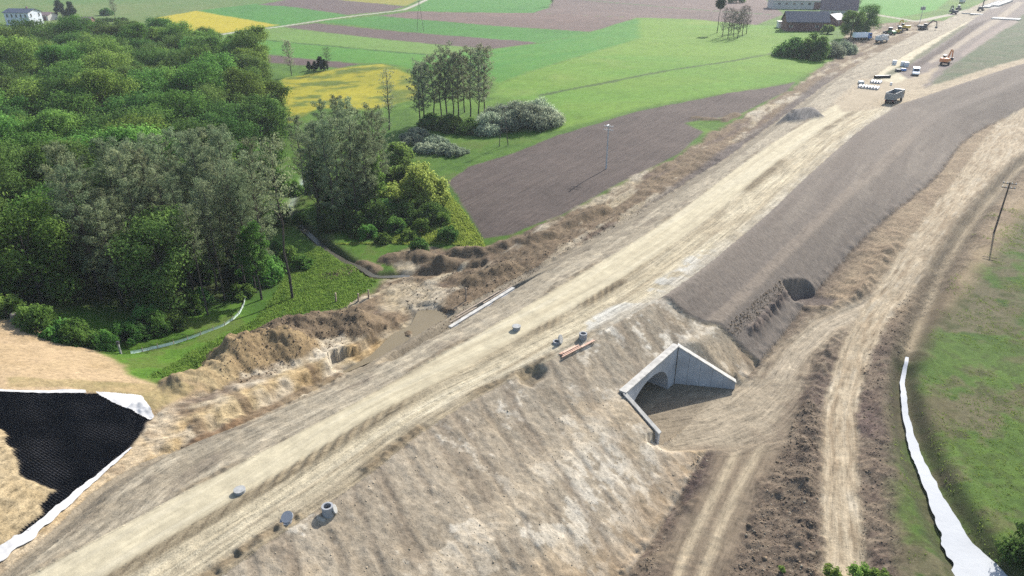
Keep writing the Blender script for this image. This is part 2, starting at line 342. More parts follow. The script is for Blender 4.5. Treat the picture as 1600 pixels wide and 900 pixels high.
    # earth laid down to the wall tops
    for wa, wb, t0, t1 in ((PB, PC, 5.0, .75), (PA, PD, 5.0, 2.3), (PA, PB, 5.0, 5.0)):
        wd, wa_ = ldist(x, y, np.array([wa, wb]), 4); wt = t0 + (t1 - t0) * wa_ / np.hypot(*(wb - wa)) - .12
        z = np.where((wd < 3.0) & ~pc & (nco < 6.3), np.minimum(z, wt + np.maximum(0, wd - .5) * .8), z)
    fc = inside(x, y, FAR_CUT)
    fside = (x - QA[0]) * (-(QB - QA)[1]) + (y - QA[1]) * (QB - QA)[0] > 0
    sd_fc = sdist(x, y, FAR_CUT)
    z = np.where(fside & (sd_fc > -9), np.minimum(z, -.4 + .15 * n_mid + .85 * np.maximum(0, -sd_fc)), np.where(fc, -.4, z))
    apr = (nco > 4.9) & (sd_ap > -1.2)
    sd_pit = sdist(x, y, PIT) + .25 * n_mid
    z = np.where(sd_pit > -.8, np.minimum(z, .7 + np.maximum(0, -sd_pit) * 1.5 + .06 * n_sm), z)
    rim = np.exp(-((sd_pit + .9) / .5) ** 2) * (.12 + .3 * n_sm); z = z + np.where(sd_pit < -.2, np.maximum(0, rim), 0)
    sd_np = sdist(x, y, NEARPIT) + .15 * n_sm
    z = np.where(sd_np > -.4, z - .95 * sst(-.35, .9, sd_np), z)
    # geocell slope
    sd_gc = sdist(x, y, GEOCELL)
    sd_sf = sdist(x, y, SANDFILL) + .45 * n_mid + .5 * n_sm
    z = z - .06 * sst(-.2, .3, sd_gc)
    z = z + sst(-.3, .5, sd_sf) * .20 * (sd_gc > .1) + (sd_gc > .3) * sst(-.3, .5, sd_sf) * .05 * n_fine
    if want == 'z': return z
    # =============================================================== colours of the ground itself
    col = np.empty(x.shape + (3,)); cls = np.zeros(x.shape, np.int32)
    far_n = fbm(x, y, 60, 4, 6)
    gmix = sst(-.5, .6, n_mid * .6 + n_sm * .35 + n_big * .5)
    col[:] = C_GRASS * (1 - gmix[..., None]) + C_GRASS2 * gmix[..., None]
    def paint(m, c, c2=None, nz=None):
        nonlocal col
        m = np.asarray(m, float)[..., None]
        c = np.asarray(c)
        if c2 is not None: k = np.clip(nz * .5 + .5, 0, 1)[..., None]; c = c * (1 - k) + np.asarray(c2) * k
        col = col * (1 - m) + c * m
    def pf(name, c, c2, w=.6, jit=.5):
        m = sst(-w, w, sdist(x, y, FIELDS[name]) + jit * n_mid); paint(m, c, c2, n_mid * .7 + far_n * .8); return m
    # rough olive pasture at the upper left
    paint(sst(320, 420, y) * (1 - sst(-260, -60, x)), lin(128, 142, 82), lin(96, 134, 62), far_n + n_mid * .6)
    for nm, c, c2, cl in (('brown5', C_FBROWN, lin(140, 118, 108), 'ploughed_field'), ('brown2', C_FBROWN, lin(142, 116, 104), 'ploughed_field'), ('green2', C_FGREEN, lin(76, 134, 54), 'crop_field'), ('brown3', C_FBROWN, lin(118, 98, 92), 'ploughed_field'),
                          ('light1', C_LGREEN, lin(122, 160, 72), 'pale_field'), ('green3', C_FGREEN, lin(100, 152, 54), 'crop_field'), ('meadow', C_MEADOW, lin(112, 152, 52), 'meadow'), ('brown4', C_FBROWN, lin(118, 98, 92), 'ploughed_field'), ('rape2', lin(200, 186, 52), lin(176, 172, 56), 'rapeseed_field'),
                          ('green1', C_FGREEN, lin(76, 134, 54), 'crop_field'), ('brown1', C_FBROWN, lin(118, 98, 92), 'ploughed_field'), ('olive1', lin(166, 158, 62), lin(140, 146, 60), 'pale_field'), ('green4', C_FGREEN, lin(76, 138, 54), 'crop_field'), ('rape1', C_RAPE, lin(200, 182, 48), 'rapeseed_field'), ('rape3', C_RAPE, lin(200, 182, 48), 'rapeseed_field'),
                          ('green5', lin(92, 156, 54), lin(98, 162, 60), 'crop_field')):
        m = pf(nm, c, c2, 1.2 if nm != 'meadow' else 2.5, 1.0); cls = np.where(m > .5, CLS[cl], cls)
        if nm == 'rape2':   # thin rows where the green shows through
            rows = sst(-.05, .45, fbm(s_al * .3 + x * .12, y * 1.0 - x * .25, 3.4, 3, 4) + .25 * n_mid); paint(m * rows * .85, lin(100, 124, 50))
        if nm == 'green3':
            paint(m * sst(.1, .6, fbm(x - y * .75, y * .15, 14, 2, 3)) * .5, lin(70, 142, 52))
        if nm == 'meadow':
            paint(m * sst(0, .6, fbm(x * .35, y, 34, 3, 2)) * .45, lin(104, 160, 56)); paint(m * sst(.35, .8, fbm(x, y, 22, 3, 4)) * .35, lin(152, 168, 84))
    m = pf('plough', C_PLOUGH, lin(116, 102, 93), .5, .35); cls = np.where(m > .5, CLS['ploughed_field'], cls)
    row = fbm(lt, s_al * .02, 2.0, 2, 5); paint(m * sst(.1, .7, row) * .35, lin(100, 86, 80)); paint(m * sst(.3, .9, fbm(lt, s_al * .02, 9, 2, 1)) * .3, lin(132, 114, 104))
    for ln, w, c, k in ((HEDGE1, 1.2, lin(64, 100, 48), .8), (HEDGE2, 1.1, lin(76, 96, 54), .8), (HEDGE3, 1.8, lin(82, 124, 62), .9)):
        d, _ = ldist(x, y, ln); paint((1 - sst(w * .5, w * 1.3, d + .6 * n_mid)) * k, c)
    d, _ = ldist(x, y, PATH); mp = 1 - sst(.9, 2.4, d); paint(mp, lin(206, 200, 178)); cls = np.where(mp > .5, CLS['farm_track'], cls)
    d, _ = ldist(x, y, LANE); mp = 1 - sst(1.6, 3.2, d); paint(mp, lin(200, 190, 170)); cls = np.where(mp > .5, CLS['farm_track'], cls)
    # damp valley ground
    val = (1 - sst(150, 210, y)) * (1 - sst(2, 14, x - .1 * y)) * (cls == 0)
    paint(val * .8, lin(70, 108, 34), lin(104, 142, 44), n_mid + .5 * n_sm)
    paint(val * sst(.05, .5, n_mid + .5 * n_sm) * .55, lin(112, 114, 64), lin(80, 88, 46), n_sm); wood = sdist(x, y, WOOD); paint(sst(-3, 5, wood) * .85, lin(52, 66, 34), lin(78, 84, 50), n_sm)
    paint(np.exp(-(d_ck / .8) ** 2) * .8, lin(176, 184, 170)); paint(np.exp(-(d_st / 1.5) ** 2) * .85, lin(88, 80, 66), lin(110, 98, 80), n_sm)
    # right meadow with bare patches
    rm = (x > Tx + 2) & ~left_of_sv
    paint(rm * 1.0, lin(78, 104, 46), lin(110, 138, 60), n_mid + .8 * n_sm + .3 * n_big)
    bare = sst(-.08, .3, 1.5 * fbm(x, y, 11, 4, 4) + .35 * sst(60, 110, y) - .12 * (1 - sst(48, 72, y)) + .35 * sst(66, 90, x) + .35 * n_sm); paint(rm * bare * .85, lin(134, 122, 98), lin(112, 104, 76), n_sm + n_mid)
    paint(rm * sst(.05, .5, n_sm + .4 * n_mid + .3 * n_fine) * .6, lin(66, 78, 40)); paint(rm * sst(.1, .6, fbm(x, y, 4, 4, 7, .65)) * .6, lin(112, 104, 74))
    # works on the left of the road
    lw = sst(-.8, .8, sdist(x, y, LEFTWORKS) + .9 * n_mid + .4 * n_sm); band_t = fbm(s_al * .16, lt, 2.2, 3, 3)
    paint(lw, C_BROWN, lin(124, 104, 82), n_sm * .8 + band_t); cls = np.where(lw > .5, CLS['construction_ground'], cls)
    paint(lw * sst(.05, .5, band_t + .25 * n_sm) * .85, C_SAND2, C_PALE, n_mid); paint(lw * sst(.25, .65, fbm(s_al * .2, lt, 3.2, 3, 7)) * .8, C_DARK)
    gs = sst(.5, 1.3, lt + .4 * n_mid) * (1 - sst(5, 6.5, lt + .4 * n_mid)) * sst(95, 112, y) * (1 - sst(230, 270, y)); paint(gs * .85, lin(122, 112, 106), lin(108, 98, 92), n_mid)
    pf_s = sst(-.8, 1.5, sdist(x, y, SANDFLAT) + n_mid + .5 * n_sm); paint(pf_s * .85, C_SAND2, C_PALE, n_mid + .4 * n_sm)
    # trench: ochre and pale banks, grey mud floor
    tb = (1 - sst(3.0, 4.4, d_tr + n_mid)) * (a_tr > 4); paint(tb, C_OCHRE, C_SAND2, n_mid * 1.2 + n_sm); paint(tb * sst(.0, .5, fbm(s_al * .5, d_tr, 2.6, 3, 5)) * .75, C_PALE); paint(tb * sst(.25, .6, fbm(s_al, d_tr * .4, 1.8, 3, 1)) * .8, lin(128, 108, 84))
    paint((1 - sst(.8, 1.8, d_tr + .5 * n_mid)) * .9, lin(150, 138, 112), lin(120, 92, 66), n_mid); paint(sst(-1.2, .3, sd_pond), C_MUD)
    for i, (ridge, h, w, kind) in enumerate(HEAPS):
        c = {'sand': (lin(172, 148, 106), lin(146, 124, 90)), 'dark': (lin(144, 124, 96), lin(116, 100, 80)), 'pale': (lin(186, 166, 124), lin(156, 132, 94)), 'gravel': (lin(158, 150, 142), lin(146, 140, 132))}[kind]
        paint(sst(.02, .2, heap_m[i]), c[0], c[1], n_sm + n_mid); cls = np.where(heap_m[i] > .08, 100 + i, cls)
    gr7 = heap_m[7]
    # sand clearing on the hill
    cm = sst(-.6, .8, sdist(x, y, CLEARING) + .7 * n_mid + .4 * n_sm); paint(cm, lin(206, 178, 140), lin(190, 165, 124), n_mid + .5 * n_big); cls = np.where(cm > .5, CLS['sand_clearing'], cls)
    paint(cm * sst(.1, .7, fbm(x, y * 2, 6, 3, 1)) * .5, lin(172, 146, 104)); paint(cm * sst(.0, .5, sdist(x, y, GRASSYBANK) + n_mid) * .55, lin(132, 132, 74), lin(168, 146, 100), n_sm)
    hs = sst(-3.5, -1, sd_gc) * (cm < .5) * (x < Ex + .5); paint(hs, C_OCHRE, C_PALE, n_mid + n_sm * .6); paint(hs * sst(.1, .6, n_sm + .4 * n_mid) * .6, lin(140, 116, 84)); cls = np.where((hs > .5), CLS['construction_ground'], cls)
    gm = sst(-.15, .15, sd_gc); paint(gm, lin(30, 30, 33, 1)); sf = sst(-.15, .3, sd_sf) * gm; paint(sf, lin(196, 176, 138), lin(176, 154, 114), n_sm); cls = np.where(sd_gc > 0, CLS['construction_ground'], cls)  # black fabric under the geocells, shade inside the cells put into its tint
    # dark churned soil right of the embankment
    pur = fbm(x, y, 9, 3, 2); paint(dark_r * .97, C_DARK, lin(136, 118, 100), n_sm + .7 * n_mid); paint(dark_r * sst(.0, .5, pur) * .7 * (1 - sst(60, 80, y)), C_PURPLE); dk = sdist(x, y, DARKPATCH) + .9 * n_mid + .5 * n_sm; paint(dark_r * sst(-.6, .6, dk) * .8, lin(92, 76, 74), lin(74, 60, 58), n_sm); cls = np.where(dark_r > .5, CLS['construction_ground'], cls)
    str_ = fbm(x * .4 + y * .1, y * 1.4 - x * .5, 2.4, 3, 3); paint(dark_r * sst(.15, .55, str_ + .3 * n_sm) * .7, lin(150, 134, 110), lin(128, 110, 92), n_mid); paint(dark_r * sst(.35, .8, n_fine + n_sm * .4) * .5, lin(66, 54, 50)); paint(dark_r * sst(.3, .7, -n_fine - n_sm * .4) * .4, lin(160, 144, 122))
    wide = (1 - sst(3.5, 7, d_sv - hw)) * sst(78, 92, y) * (x > Tx + .5); paint(wide * .8, lin(188, 166, 132), lin(158, 136, 108), n_sm + n_mid)
    paint(mask_ta * .92, lin(190, 173, 144), lin(160, 144, 120), n_mid + .6 * n_sm); paint(mask_ta * np.minimum(1, ra) * sst(-.3, .3, fbm(a_ta * .3, d_ta, 2, 3, 6)) * .7, lin(112, 98, 84)); paint(mask_ta * (1 - sst(.9, 1.6, d_ta)) * sst(9, 14, a_ta) * .6, lin(208, 192, 164)); paint(mask_ta * sst(.1, .5, fbm(a_ta * .15, d_ta, .9, 3, 2)) * .5, lin(208, 192, 162))
    strk = fbm(a_sv * .12, d_sv * 1.0 * np.where(left_of_sv, 1, -1), .5, 3, 4)
    paint(mask_sv, lin(210, 192, 160), lin(188, 168, 136), n_mid + .6 * n_sm); paint(mask_sv * sst(.1, .5, strk) * .6, lin(160, 138, 108)); paint(mask_sv * sst(.2, .8, -strk) * .5, C_PALE); cls = np.where(mask_sv > .5, CLS['service_road'], cls); cls = np.where((mask_ta > .5) & (cls != CLS['service_road']), CLS['service_road'], cls)
    paint(rbw * .8, lin(166, 149, 123), lin(140, 123, 101), n_sm + .5 * n_mid); paint(np.minimum(1, rb * 1.3) * .85, lin(200, 182, 150)); paint(mask_sv * np.minimum(1, rr) * sst(-.4, .3, strk) * .45, lin(166, 144, 114))
    dpm = np.exp(-(d_dp / .8) ** 2); paint(np.exp(-(d_dp / 2.4) ** 4) * .8, lin(108, 94, 78), lin(90, 80, 60), n_sm); paint(dpm * .9, lin(186, 170, 140), lin(150, 134, 108), n_mid)
    dwm = np.exp(-((d_dw - wid - .3) / .9) ** 2); paint(dwm * .7, lin(84, 74, 60), lin(72, 78, 46), n_sm)
    # ---- embankment colours
    em = np.where(slope_r, sst(0, .03, 1 - u), 0.0)
    bare_n = fbm(s_al, t_c * .6, 3.4, 4, 6)
    wz = np.clip(sst(.30, .62, u) * (1 - sst(60, 66, y)) + sst(64, 69, y) * (1 - sst(.5, .62, u)) * 1.15 + .35 * (1 - sst(60, 66, y)), 0, 1)      # where the pale subsoil comes out
    paint(em, lin(176, 160, 132), lin(152, 136, 110), bare_n + .5 * n_sm)
    dn = fbm(s_al * .9, t_c * .7, 1.7, 4, 6, .7); pat = fbm(s_al * .8, t_c * .8, 7, 3, 1)
    paint(em * sst(.02, .16, dn + .45 * pat + .25 * n_fine - .62 * (1 - wz) + .12) * (.66 + .3 * sst(66, 69, y)), lin(222, 211, 188), lin(206, 191, 162), n_sm)
    paint(em * sst(.12, .35, fbm(s_al * 1.1, t_c * .6, 2.6, 4, 2, .65) + .3 * n_fine) * .55, lin(148, 131, 104)); paint(em * sst(.15, .5, fbm(s_al * .6, t_c, 6, 3, 2)) * .45, lin(194, 168, 126))
    trk = np.sin((s_al + t_c * .35) * 2.0 + 1.5 * n_mid); paint(em * sst(.75, .95, trk + .3 * n_sm) * .45 * (1 - ts_), lin(128, 112, 90)); paint(em * sst(.80, .96, np.sin((s_al + t_c * .35) * .73 + 2 * n_big)) * .4, lin(120, 104, 84))
    bnd = sst(.40, .46, u + .03 * n_sm) * (1 - sst(.54, .60, u + .03 * n_sm)); paint(em * bnd * .45, lin(196, 178, 144), lin(168, 150, 120), n_sm)
    bare_k = (em * (1 - ts_))[..., None]; col = col * (1 + .30 * bare_k)  # bare slope soil gets a higher albedo than the topsoil
    cc = np.clip(n_fine * .6 + n_sm * .6, -1, 1)
    paint(ts, C_TOPSOIL, lin(135, 123, 110), cc); paint(ts * sst(.42, .46, u) * (1 - sst(.55, .6, u)) * .5 * (1 - sst(150, 195, y)), lin(166, 150, 130)); paint(wr * .8, lin(108, 94, 86), lin(128, 112, 102), n_fine)
    paint(ts * sst(.1, .6, fbm(s_al * .06, t_c, 2.0, 3, 5)) * .4, lin(166, 153, 136)); paint(ts * sst(.15, .6, fbm(s_al * .08, t_c, 1.5, 3, 3)) * .35, lin(122, 110, 99)); paint(ts * sst(.86, .98, u) * (1 - sst(60, 80, 200 - y)) * .0, C_DARK)
    toe_o = em * sst(.72, .95, u + .1 * n_mid) * (1 - sst(50, 75, y) * .3) * (1 - ts); paint(toe_o * .7, lin(190, 158, 110), lin(160, 132, 96), n_sm)
    cls = np.where(slope_r & (u < .99), CLS['embankment'], cls)
    sl = slope_l.astype(float); paint(sl, lin(150, 136, 112), lin(186, 168, 134), bare_n + .4 * n_sm); cls = np.where(slope_l, CLS['embankment'], cls)
    # ---- road
    tp = on_top * 1.0
    stk = fbm(s_al * .07, (x - Cx) * .79, .8, 4, 2); stk2 = fbm(s_al * .05, (x - Cx) * .79, 3.0, 3, 5)
    paint(tp, lin(222, 208, 174), lin(208, 192, 157), stk2 + .4 * n_mid)
    paint(tp * lane, lin(230, 217, 182), lin(220, 206, 170), stk)
    paint(tp * sst(.1, .6, stk) * (1 - lane) * .4, lin(190, 172, 138)); paint(tp * sst(.15, .7, -stk) * (1 - .4 * lane) * .4, lin(226, 214, 184))
    wl = fbm((x - Cx) * .79, s_al * .02, .9, 2, 7); paint(tp * sst(.25, .7, wl) * .3, lin(178, 161, 130)); paint(tp * sst(.25, .7, -wl) * .3, lin(230, 220, 192))
    paint(tp * sst(.2, .6, fbm(s_al * .4, tr_sep, 4, 3, 1) + .2 * n_sm) * (1 - lane) * .4, lin(166, 148, 118))
    paint(tp * np.minimum(1, sep * 1.3) * (.25 + .75 * sepn), lin(160, 144, 114), lin(132, 117, 92), n_sm + .6 * n_mid); paint(tp * sst(.35, .8, herring * sepn) * sep * .6, lin(112, 98, 78)); paint(tp * np.exp(-((tr_sep - 2.7 - .4 * n_big) / .35) ** 2) * sst(-.1, .5, fbm(s_al, tr_sep, 11, 2, 5)) * .5, lin(150, 132, 104)); paint(tp * np.exp(-((tr_sep - 4.4 - .4 * n_big) / .3) ** 2) * sst(-.1, .5, fbm(s_al, tr_sep, 13, 2, 3)) * .5, lin(156, 138, 110))
    rs = sst(-2.6, -.4, t_c + .5 * n_mid) * tp; paint(sst(-3.4, -2.6, t_c + .8 * n_mid) * tp * sst(66, 70, y) * (1 - sst(86, 98, y)) * sst(-.2, .3, n_mid + n_sm + .3) * .9, lin(224, 220, 206)); paint(rs * .7, lin(218, 210, 190), lin(176, 162, 136), n_sm + n_mid + .4); nsh = rs * (1 - sst(55, 70, y)); paint(nsh * .8, lin(164, 148, 118), lin(182, 164, 130), n_sm)
    paint(verge_l * 1.0, lin(194, 181, 155), lin(168, 155, 131), stk2 + .5 * n_sm); paint(verge_l * sst(.05, .4, stk + .3 * n_mid) * .7, lin(206, 192, 164)); paint(verge_l * sst(.2, .7, fbm(s_al * .3, lt, 1.6, 3, 7)) * .5, lin(128, 114, 98))
    paint(clod_r * .85, lin(150, 132, 102), lin(116, 100, 78), n_fine + .5 * n_sm); paint(clod_l * .7, lin(164, 146, 116), lin(126, 110, 88), n_fine + .5 * n_sm)
    cls = np.where(on_top, CLS['haul_road'], cls)
    paint(sst(.02, .15, gr7), lin(164, 156, 146), lin(150, 142, 132), n_sm); cls = np.where(gr7 > .08, 107, cls)
    # far end of the works: bands of soil beside the road on the plateau
    for poly, c, c2, k in FARBANDS:
        m = sst(-.9, .9, sdist(x, y, poly) + .8 * n_mid) * (x <= Cx); paint(m * k, c, c2, n_mid + .4 * n_sm)
    rampk = (x <= Cx) * (y > 190) * (1 - sst(3.5, 5.5, (Cx - x) * .62 + .8 * n_mid)); paint(rampk * .95, lin(208, 190, 158), lin(186, 167, 136), n_sm + n_mid)
    paint((sd_np > -.1) * sst(-.2, .3, sd_np), lin(172, 154, 122), lin(146, 130, 102), n_sm); paint(sst(-.6, .1, sd_pit) * .9, lin(112, 100, 92), lin(132, 118, 106), n_sm)
    paint(pc * 1.0, lin(172, 156, 130), lin(156, 142, 120), n_mid); cls = np.where(pc, CLS['service_road'], cls)
    paint(fc * 1.0, C_MUD); paint(apr * sst(-1.2, .2, sd_ap), lin(168, 152, 127), lin(134, 118, 99), n_mid + .9 * n_sm); paint(apr * mask_ta * .8, lin(196, 180, 152), lin(172, 156, 130), n_mid + .6 * n_sm); cls = np.where(apr, CLS['service_road'], cls)
    # direction of the fine streaks (wheel marks, plough rows, run-off) and their strength
    fa, fb, st = x * 1.0, y * 1.0, np.full(x.shape, .55)
    def flow(m, a_, b_, k, q):
        nonlocal fa, fb, st
        fa = np.where(m, a_ * q, fa); fb = np.where(m, b_, fb); st = np.where(m, k, st)
    fld = np.isin(cls, [CLS['crop_field'], CLS['meadow'], CLS['pale_field'], CLS['rapeseed_field']]); flow(fld, x * .9 + y * .3, y * .45 - x * .12, .40, .12)
    flow(cls == CLS['ploughed_field'], s_al, lt * .8, .6, .03)
    flow(cls == CLS['construction_ground'], s_al, lt, .95, .35); flow(dark_r > .5, x * .5 + y, y * 1.4 - x, 1.0, .45)
    flow(rbw > .35, a_tb, d_tb, .6, .1); flow(cls >= 100, x, y, .8, 1.0); flow(cls == CLS['service_road'], np.where(mask_sv > .5, a_sv, a_ta), np.where(mask_sv > .5, d_sv, d_ta), .8, .10)
    flow(cls == CLS['embankment'], t_c, s_al, np.where(topsoil, .5, .62), np.where(topsoil, .6, .8)); flow(cls == CLS['haul_road'], s_al, (x - Cx) * .79, np.where(lane > .5, .30, .85), .06); flow(verge_l, s_al, lt, .75, .16)
    soil = ~np.isin(cls, [CLS['ground'], CLS['crop_field'], CLS['meadow'], CLS['pale_field'], CLS['rapeseed_field']])
    lum = col @ np.array((.25, .6, .15)); gk = np.where((cls == CLS['embankment']) & ~topsoil, .22, np.where(soil, .06, 0.0))[..., None]; col = col * (1 - gk) + lum[..., None] * gk
    # fine unevenness of tone
    tone = 1 + .10 * n_fine + .10 * n_sm
    col *= np.clip(tone, .7, 1.3)[..., None]
    return z, np.column_stack([np.clip(col, 0.005, .9), st]), cls, np.column_stack([fa, fb, 0 * fa])
DARKPATCH = GP([(1085, 695), (1140, 690), (1145, 740), (1100, 790), (1090, 840), (1020, 860), (1060, 810), (1078, 770)])
LEFTWORKS = GP([(1330, 40), (1300, 95), (1235, 140), (1150, 188), (1105, 210), (1060, 243), (960, 293), (880, 338), (800, 372), (740, 388), (640, 385), (600, 400), (620, 425), (590, 445), (560, 470), (470, 500), (380, 548), (250, 615), (200, 640), (260, 720), (420, 660), (560, 600), (720, 515), (900, 420), (1050, 330), (1240, 215), (1330, 150), (1440, 70), (1480, 30), (1400, 35)])
SANDFLAT = GP([(590, 450), (640, 438), (700, 448), (690, 480), (640, 488), (600, 490), (540, 500), (500, 520), (470, 545), (420, 590), (330, 625), (420, 600), (520, 555), (600, 520), (590, 480)])
GRASSYBANK = GP([(0, 588), (150, 595), (240, 603), (330, 610), (240, 640), (180, 615), (0, 612)])
WOOD = np.array([(-35, 97), (-44, 86), (-58, 80), (-75, 76), (-100, 78), (-140, 70), (-260, 90), (-330, 230), (-260, 258), (-205, 262), (-175, 292), (-140, 305), (-112, 285), (-84, 240), (-66, 195), (-57, 170), (-55, 145), (-43, 115)])
FARBANDS = [(GP(p), c, c2, k) for p, c, c2, k in (
    ([(1400, 112), (1520, 30), (1560, 5), (1590, -8), (1640, -8), (1640, 30), (1600, 60), (1520, 130), (1460, 150)], lin(140, 128, 120), lin(150, 136, 124), 1),
    ([(1360, 128), (1420, 95), (1500, 42), (1515, 38), (1455, 80), (1395, 118)], lin(116, 120, 90), lin(132, 128, 102), 1),
    ([(1405, 112), (1460, 80), (1515, 40), (1545, 30), (1500, 65), (1450, 98), (1430, 108)], lin(96, 84, 78), lin(112, 98, 90), 1),
    ([(1475, 112), (1500, 92), (1530, 70), (1565, 45), (1600, 22), (1650, 10), (1650, 85), (1600, 98), (1530, 118), (1470, 138), (1440, 148)], lin(84, 108, 68), lin(122, 120, 96), 1),
    ([(1448, 98), (1470, 84), (1520, 50), (1560, 25), (1590, 2), (1600, 4), (1570, 28), (1525, 56), (1478, 88), (1455, 100)], lin(198, 182, 158), lin(180, 164, 142), .9),
    ([(1500, 84), (1530, 62), (1560, 42), (1585, 30), (1592, 34), (1560, 52), (1530, 72), (1505, 90)], lin(176, 158, 146), lin(164, 148, 134), .9),
    ([(1345, 120), (1400, 130), (1450, 112), (1470, 100), (1440, 140), (1500, 128), (1560, 108), (1650, 82), (1650, 92), (1560, 118), (1500, 140), (1440, 155), (1380, 170), (1320, 175), (1300, 160)], lin(204, 186, 156), lin(188, 170, 140), .95),
    ([(1540, 8), (1570, -6), (1590, -6), (1560, 12), (1548, 14)], lin(206, 200, 188), lin(196, 188, 176), 1))]

# ------------------------------------------------------------------ the ground sheet
def build_land():
    ys = [14.0]
    while ys[-1] < 1500: ys.append(ys[-1] + .205 * max(ys[-1], 42) ** 1.5 / 60 ** 1.5 * (1 if ys[-1] > 34 else 1.6))
    ys = np.array(ys); us = np.linspace(-1.3, 1.3, 980)
    X = us[None, :] * (ys[:, None] * .86 + 26); Y = np.broadcast_to(ys[:, None], X.shape)
    z, col, cls, flw = land(X.ravel(), Y.ravel(), 'all')
    nr, nc = X.shape
    vid = np.arange(nr * nc).reshape(nr, nc)
    quads = np.stack([vid[:-1, :-1], vid[:-1, 1:], vid[1:, 1:], vid[1:, :-1]], -1).reshape(-1, 4)
    xs, yv = X.ravel(), Y.ravel()
    pc = inside(xs, yv, PORTAL_CUT); fc = inside(xs, yv, FAR_CUT)
    zq = z[quads]; rng_z = zq.max(1) - zq.min(1)
    kill = ((pc[quads].any(1) & ~pc[quads].all(1)) | ((fc[quads].any(1) & ~fc[quads].all(1)) & (seg_dist(xs[quads[:, 0]], yv[quads[:, 0]], np.array([QA, QB]))[0] < 1.0))) & (rng_z > .6)
    ctr = np.stack([xs[quads].mean(1), yv[quads].mean(1)], 1)
    kill &= ~((ctr[:, 0] - PC[0]) ** 2 + (ctr[:, 1] - PC[1]) ** 2 < 0)
    quads = quads[~kill]
    fcl = cls[quads[:, 0]]
    return np.stack([xs, yv, z], 1), quads, col, fcl, flw
def mesh_from(name, co, quads, col=None, smooth=True, flw=None):
    used, inv = np.unique(quads.ravel(), return_inverse=True)
    me = bpy.data.meshes.new(name)
    k = quads.shape[1]
    me.vertices.add(len(used)); me.vertices.foreach_set('co', co[used].astype(np.float32).ravel())
    me.loops.add(len(inv)); me.loops.foreach_set('vertex_index', inv.astype(np.int32))
    n = len(quads); me.polygons.add(n)
    me.polygons.foreach_set('loop_start', np.arange(0, n * k, k, dtype=np.int32)); me.polygons.foreach_set('loop_total', np.full(n, k, np.int32))
    if smooth: me.polygons.foreach_set('use_smooth', np.ones(n, bool))
    if col is not None:
        at = me.color_attributes.new('tint', 'FLOAT_COLOR', 'POINT')
        at.data.foreach_set('color', col[used].astype(np.float32).ravel())
    if flw is not None:
        fl_ = me.attributes.new('flow', 'FLOAT_VECTOR', 'POINT'); fl_.data.foreach_set('vector', flw[used].astype(np.float32).ravel())
    me.update(calc_edges=True)
    return me
def land_z(x, y): return float(land(np.array([x]), np.array([y]))[0])
def ground_at(px, py, dz=0):
    "ground place (x, y, z) seen at a point of the photograph, on the detailed land"
    x, y = GP([(px, py)])[0]; z = float(coarse_z(np.array([x]), np.array([y]))[0])
    for _ in range(4):
        z += .7 * (land_z(x, y) - z); x, y = un(px, py, z)
    return x, y, z + dz
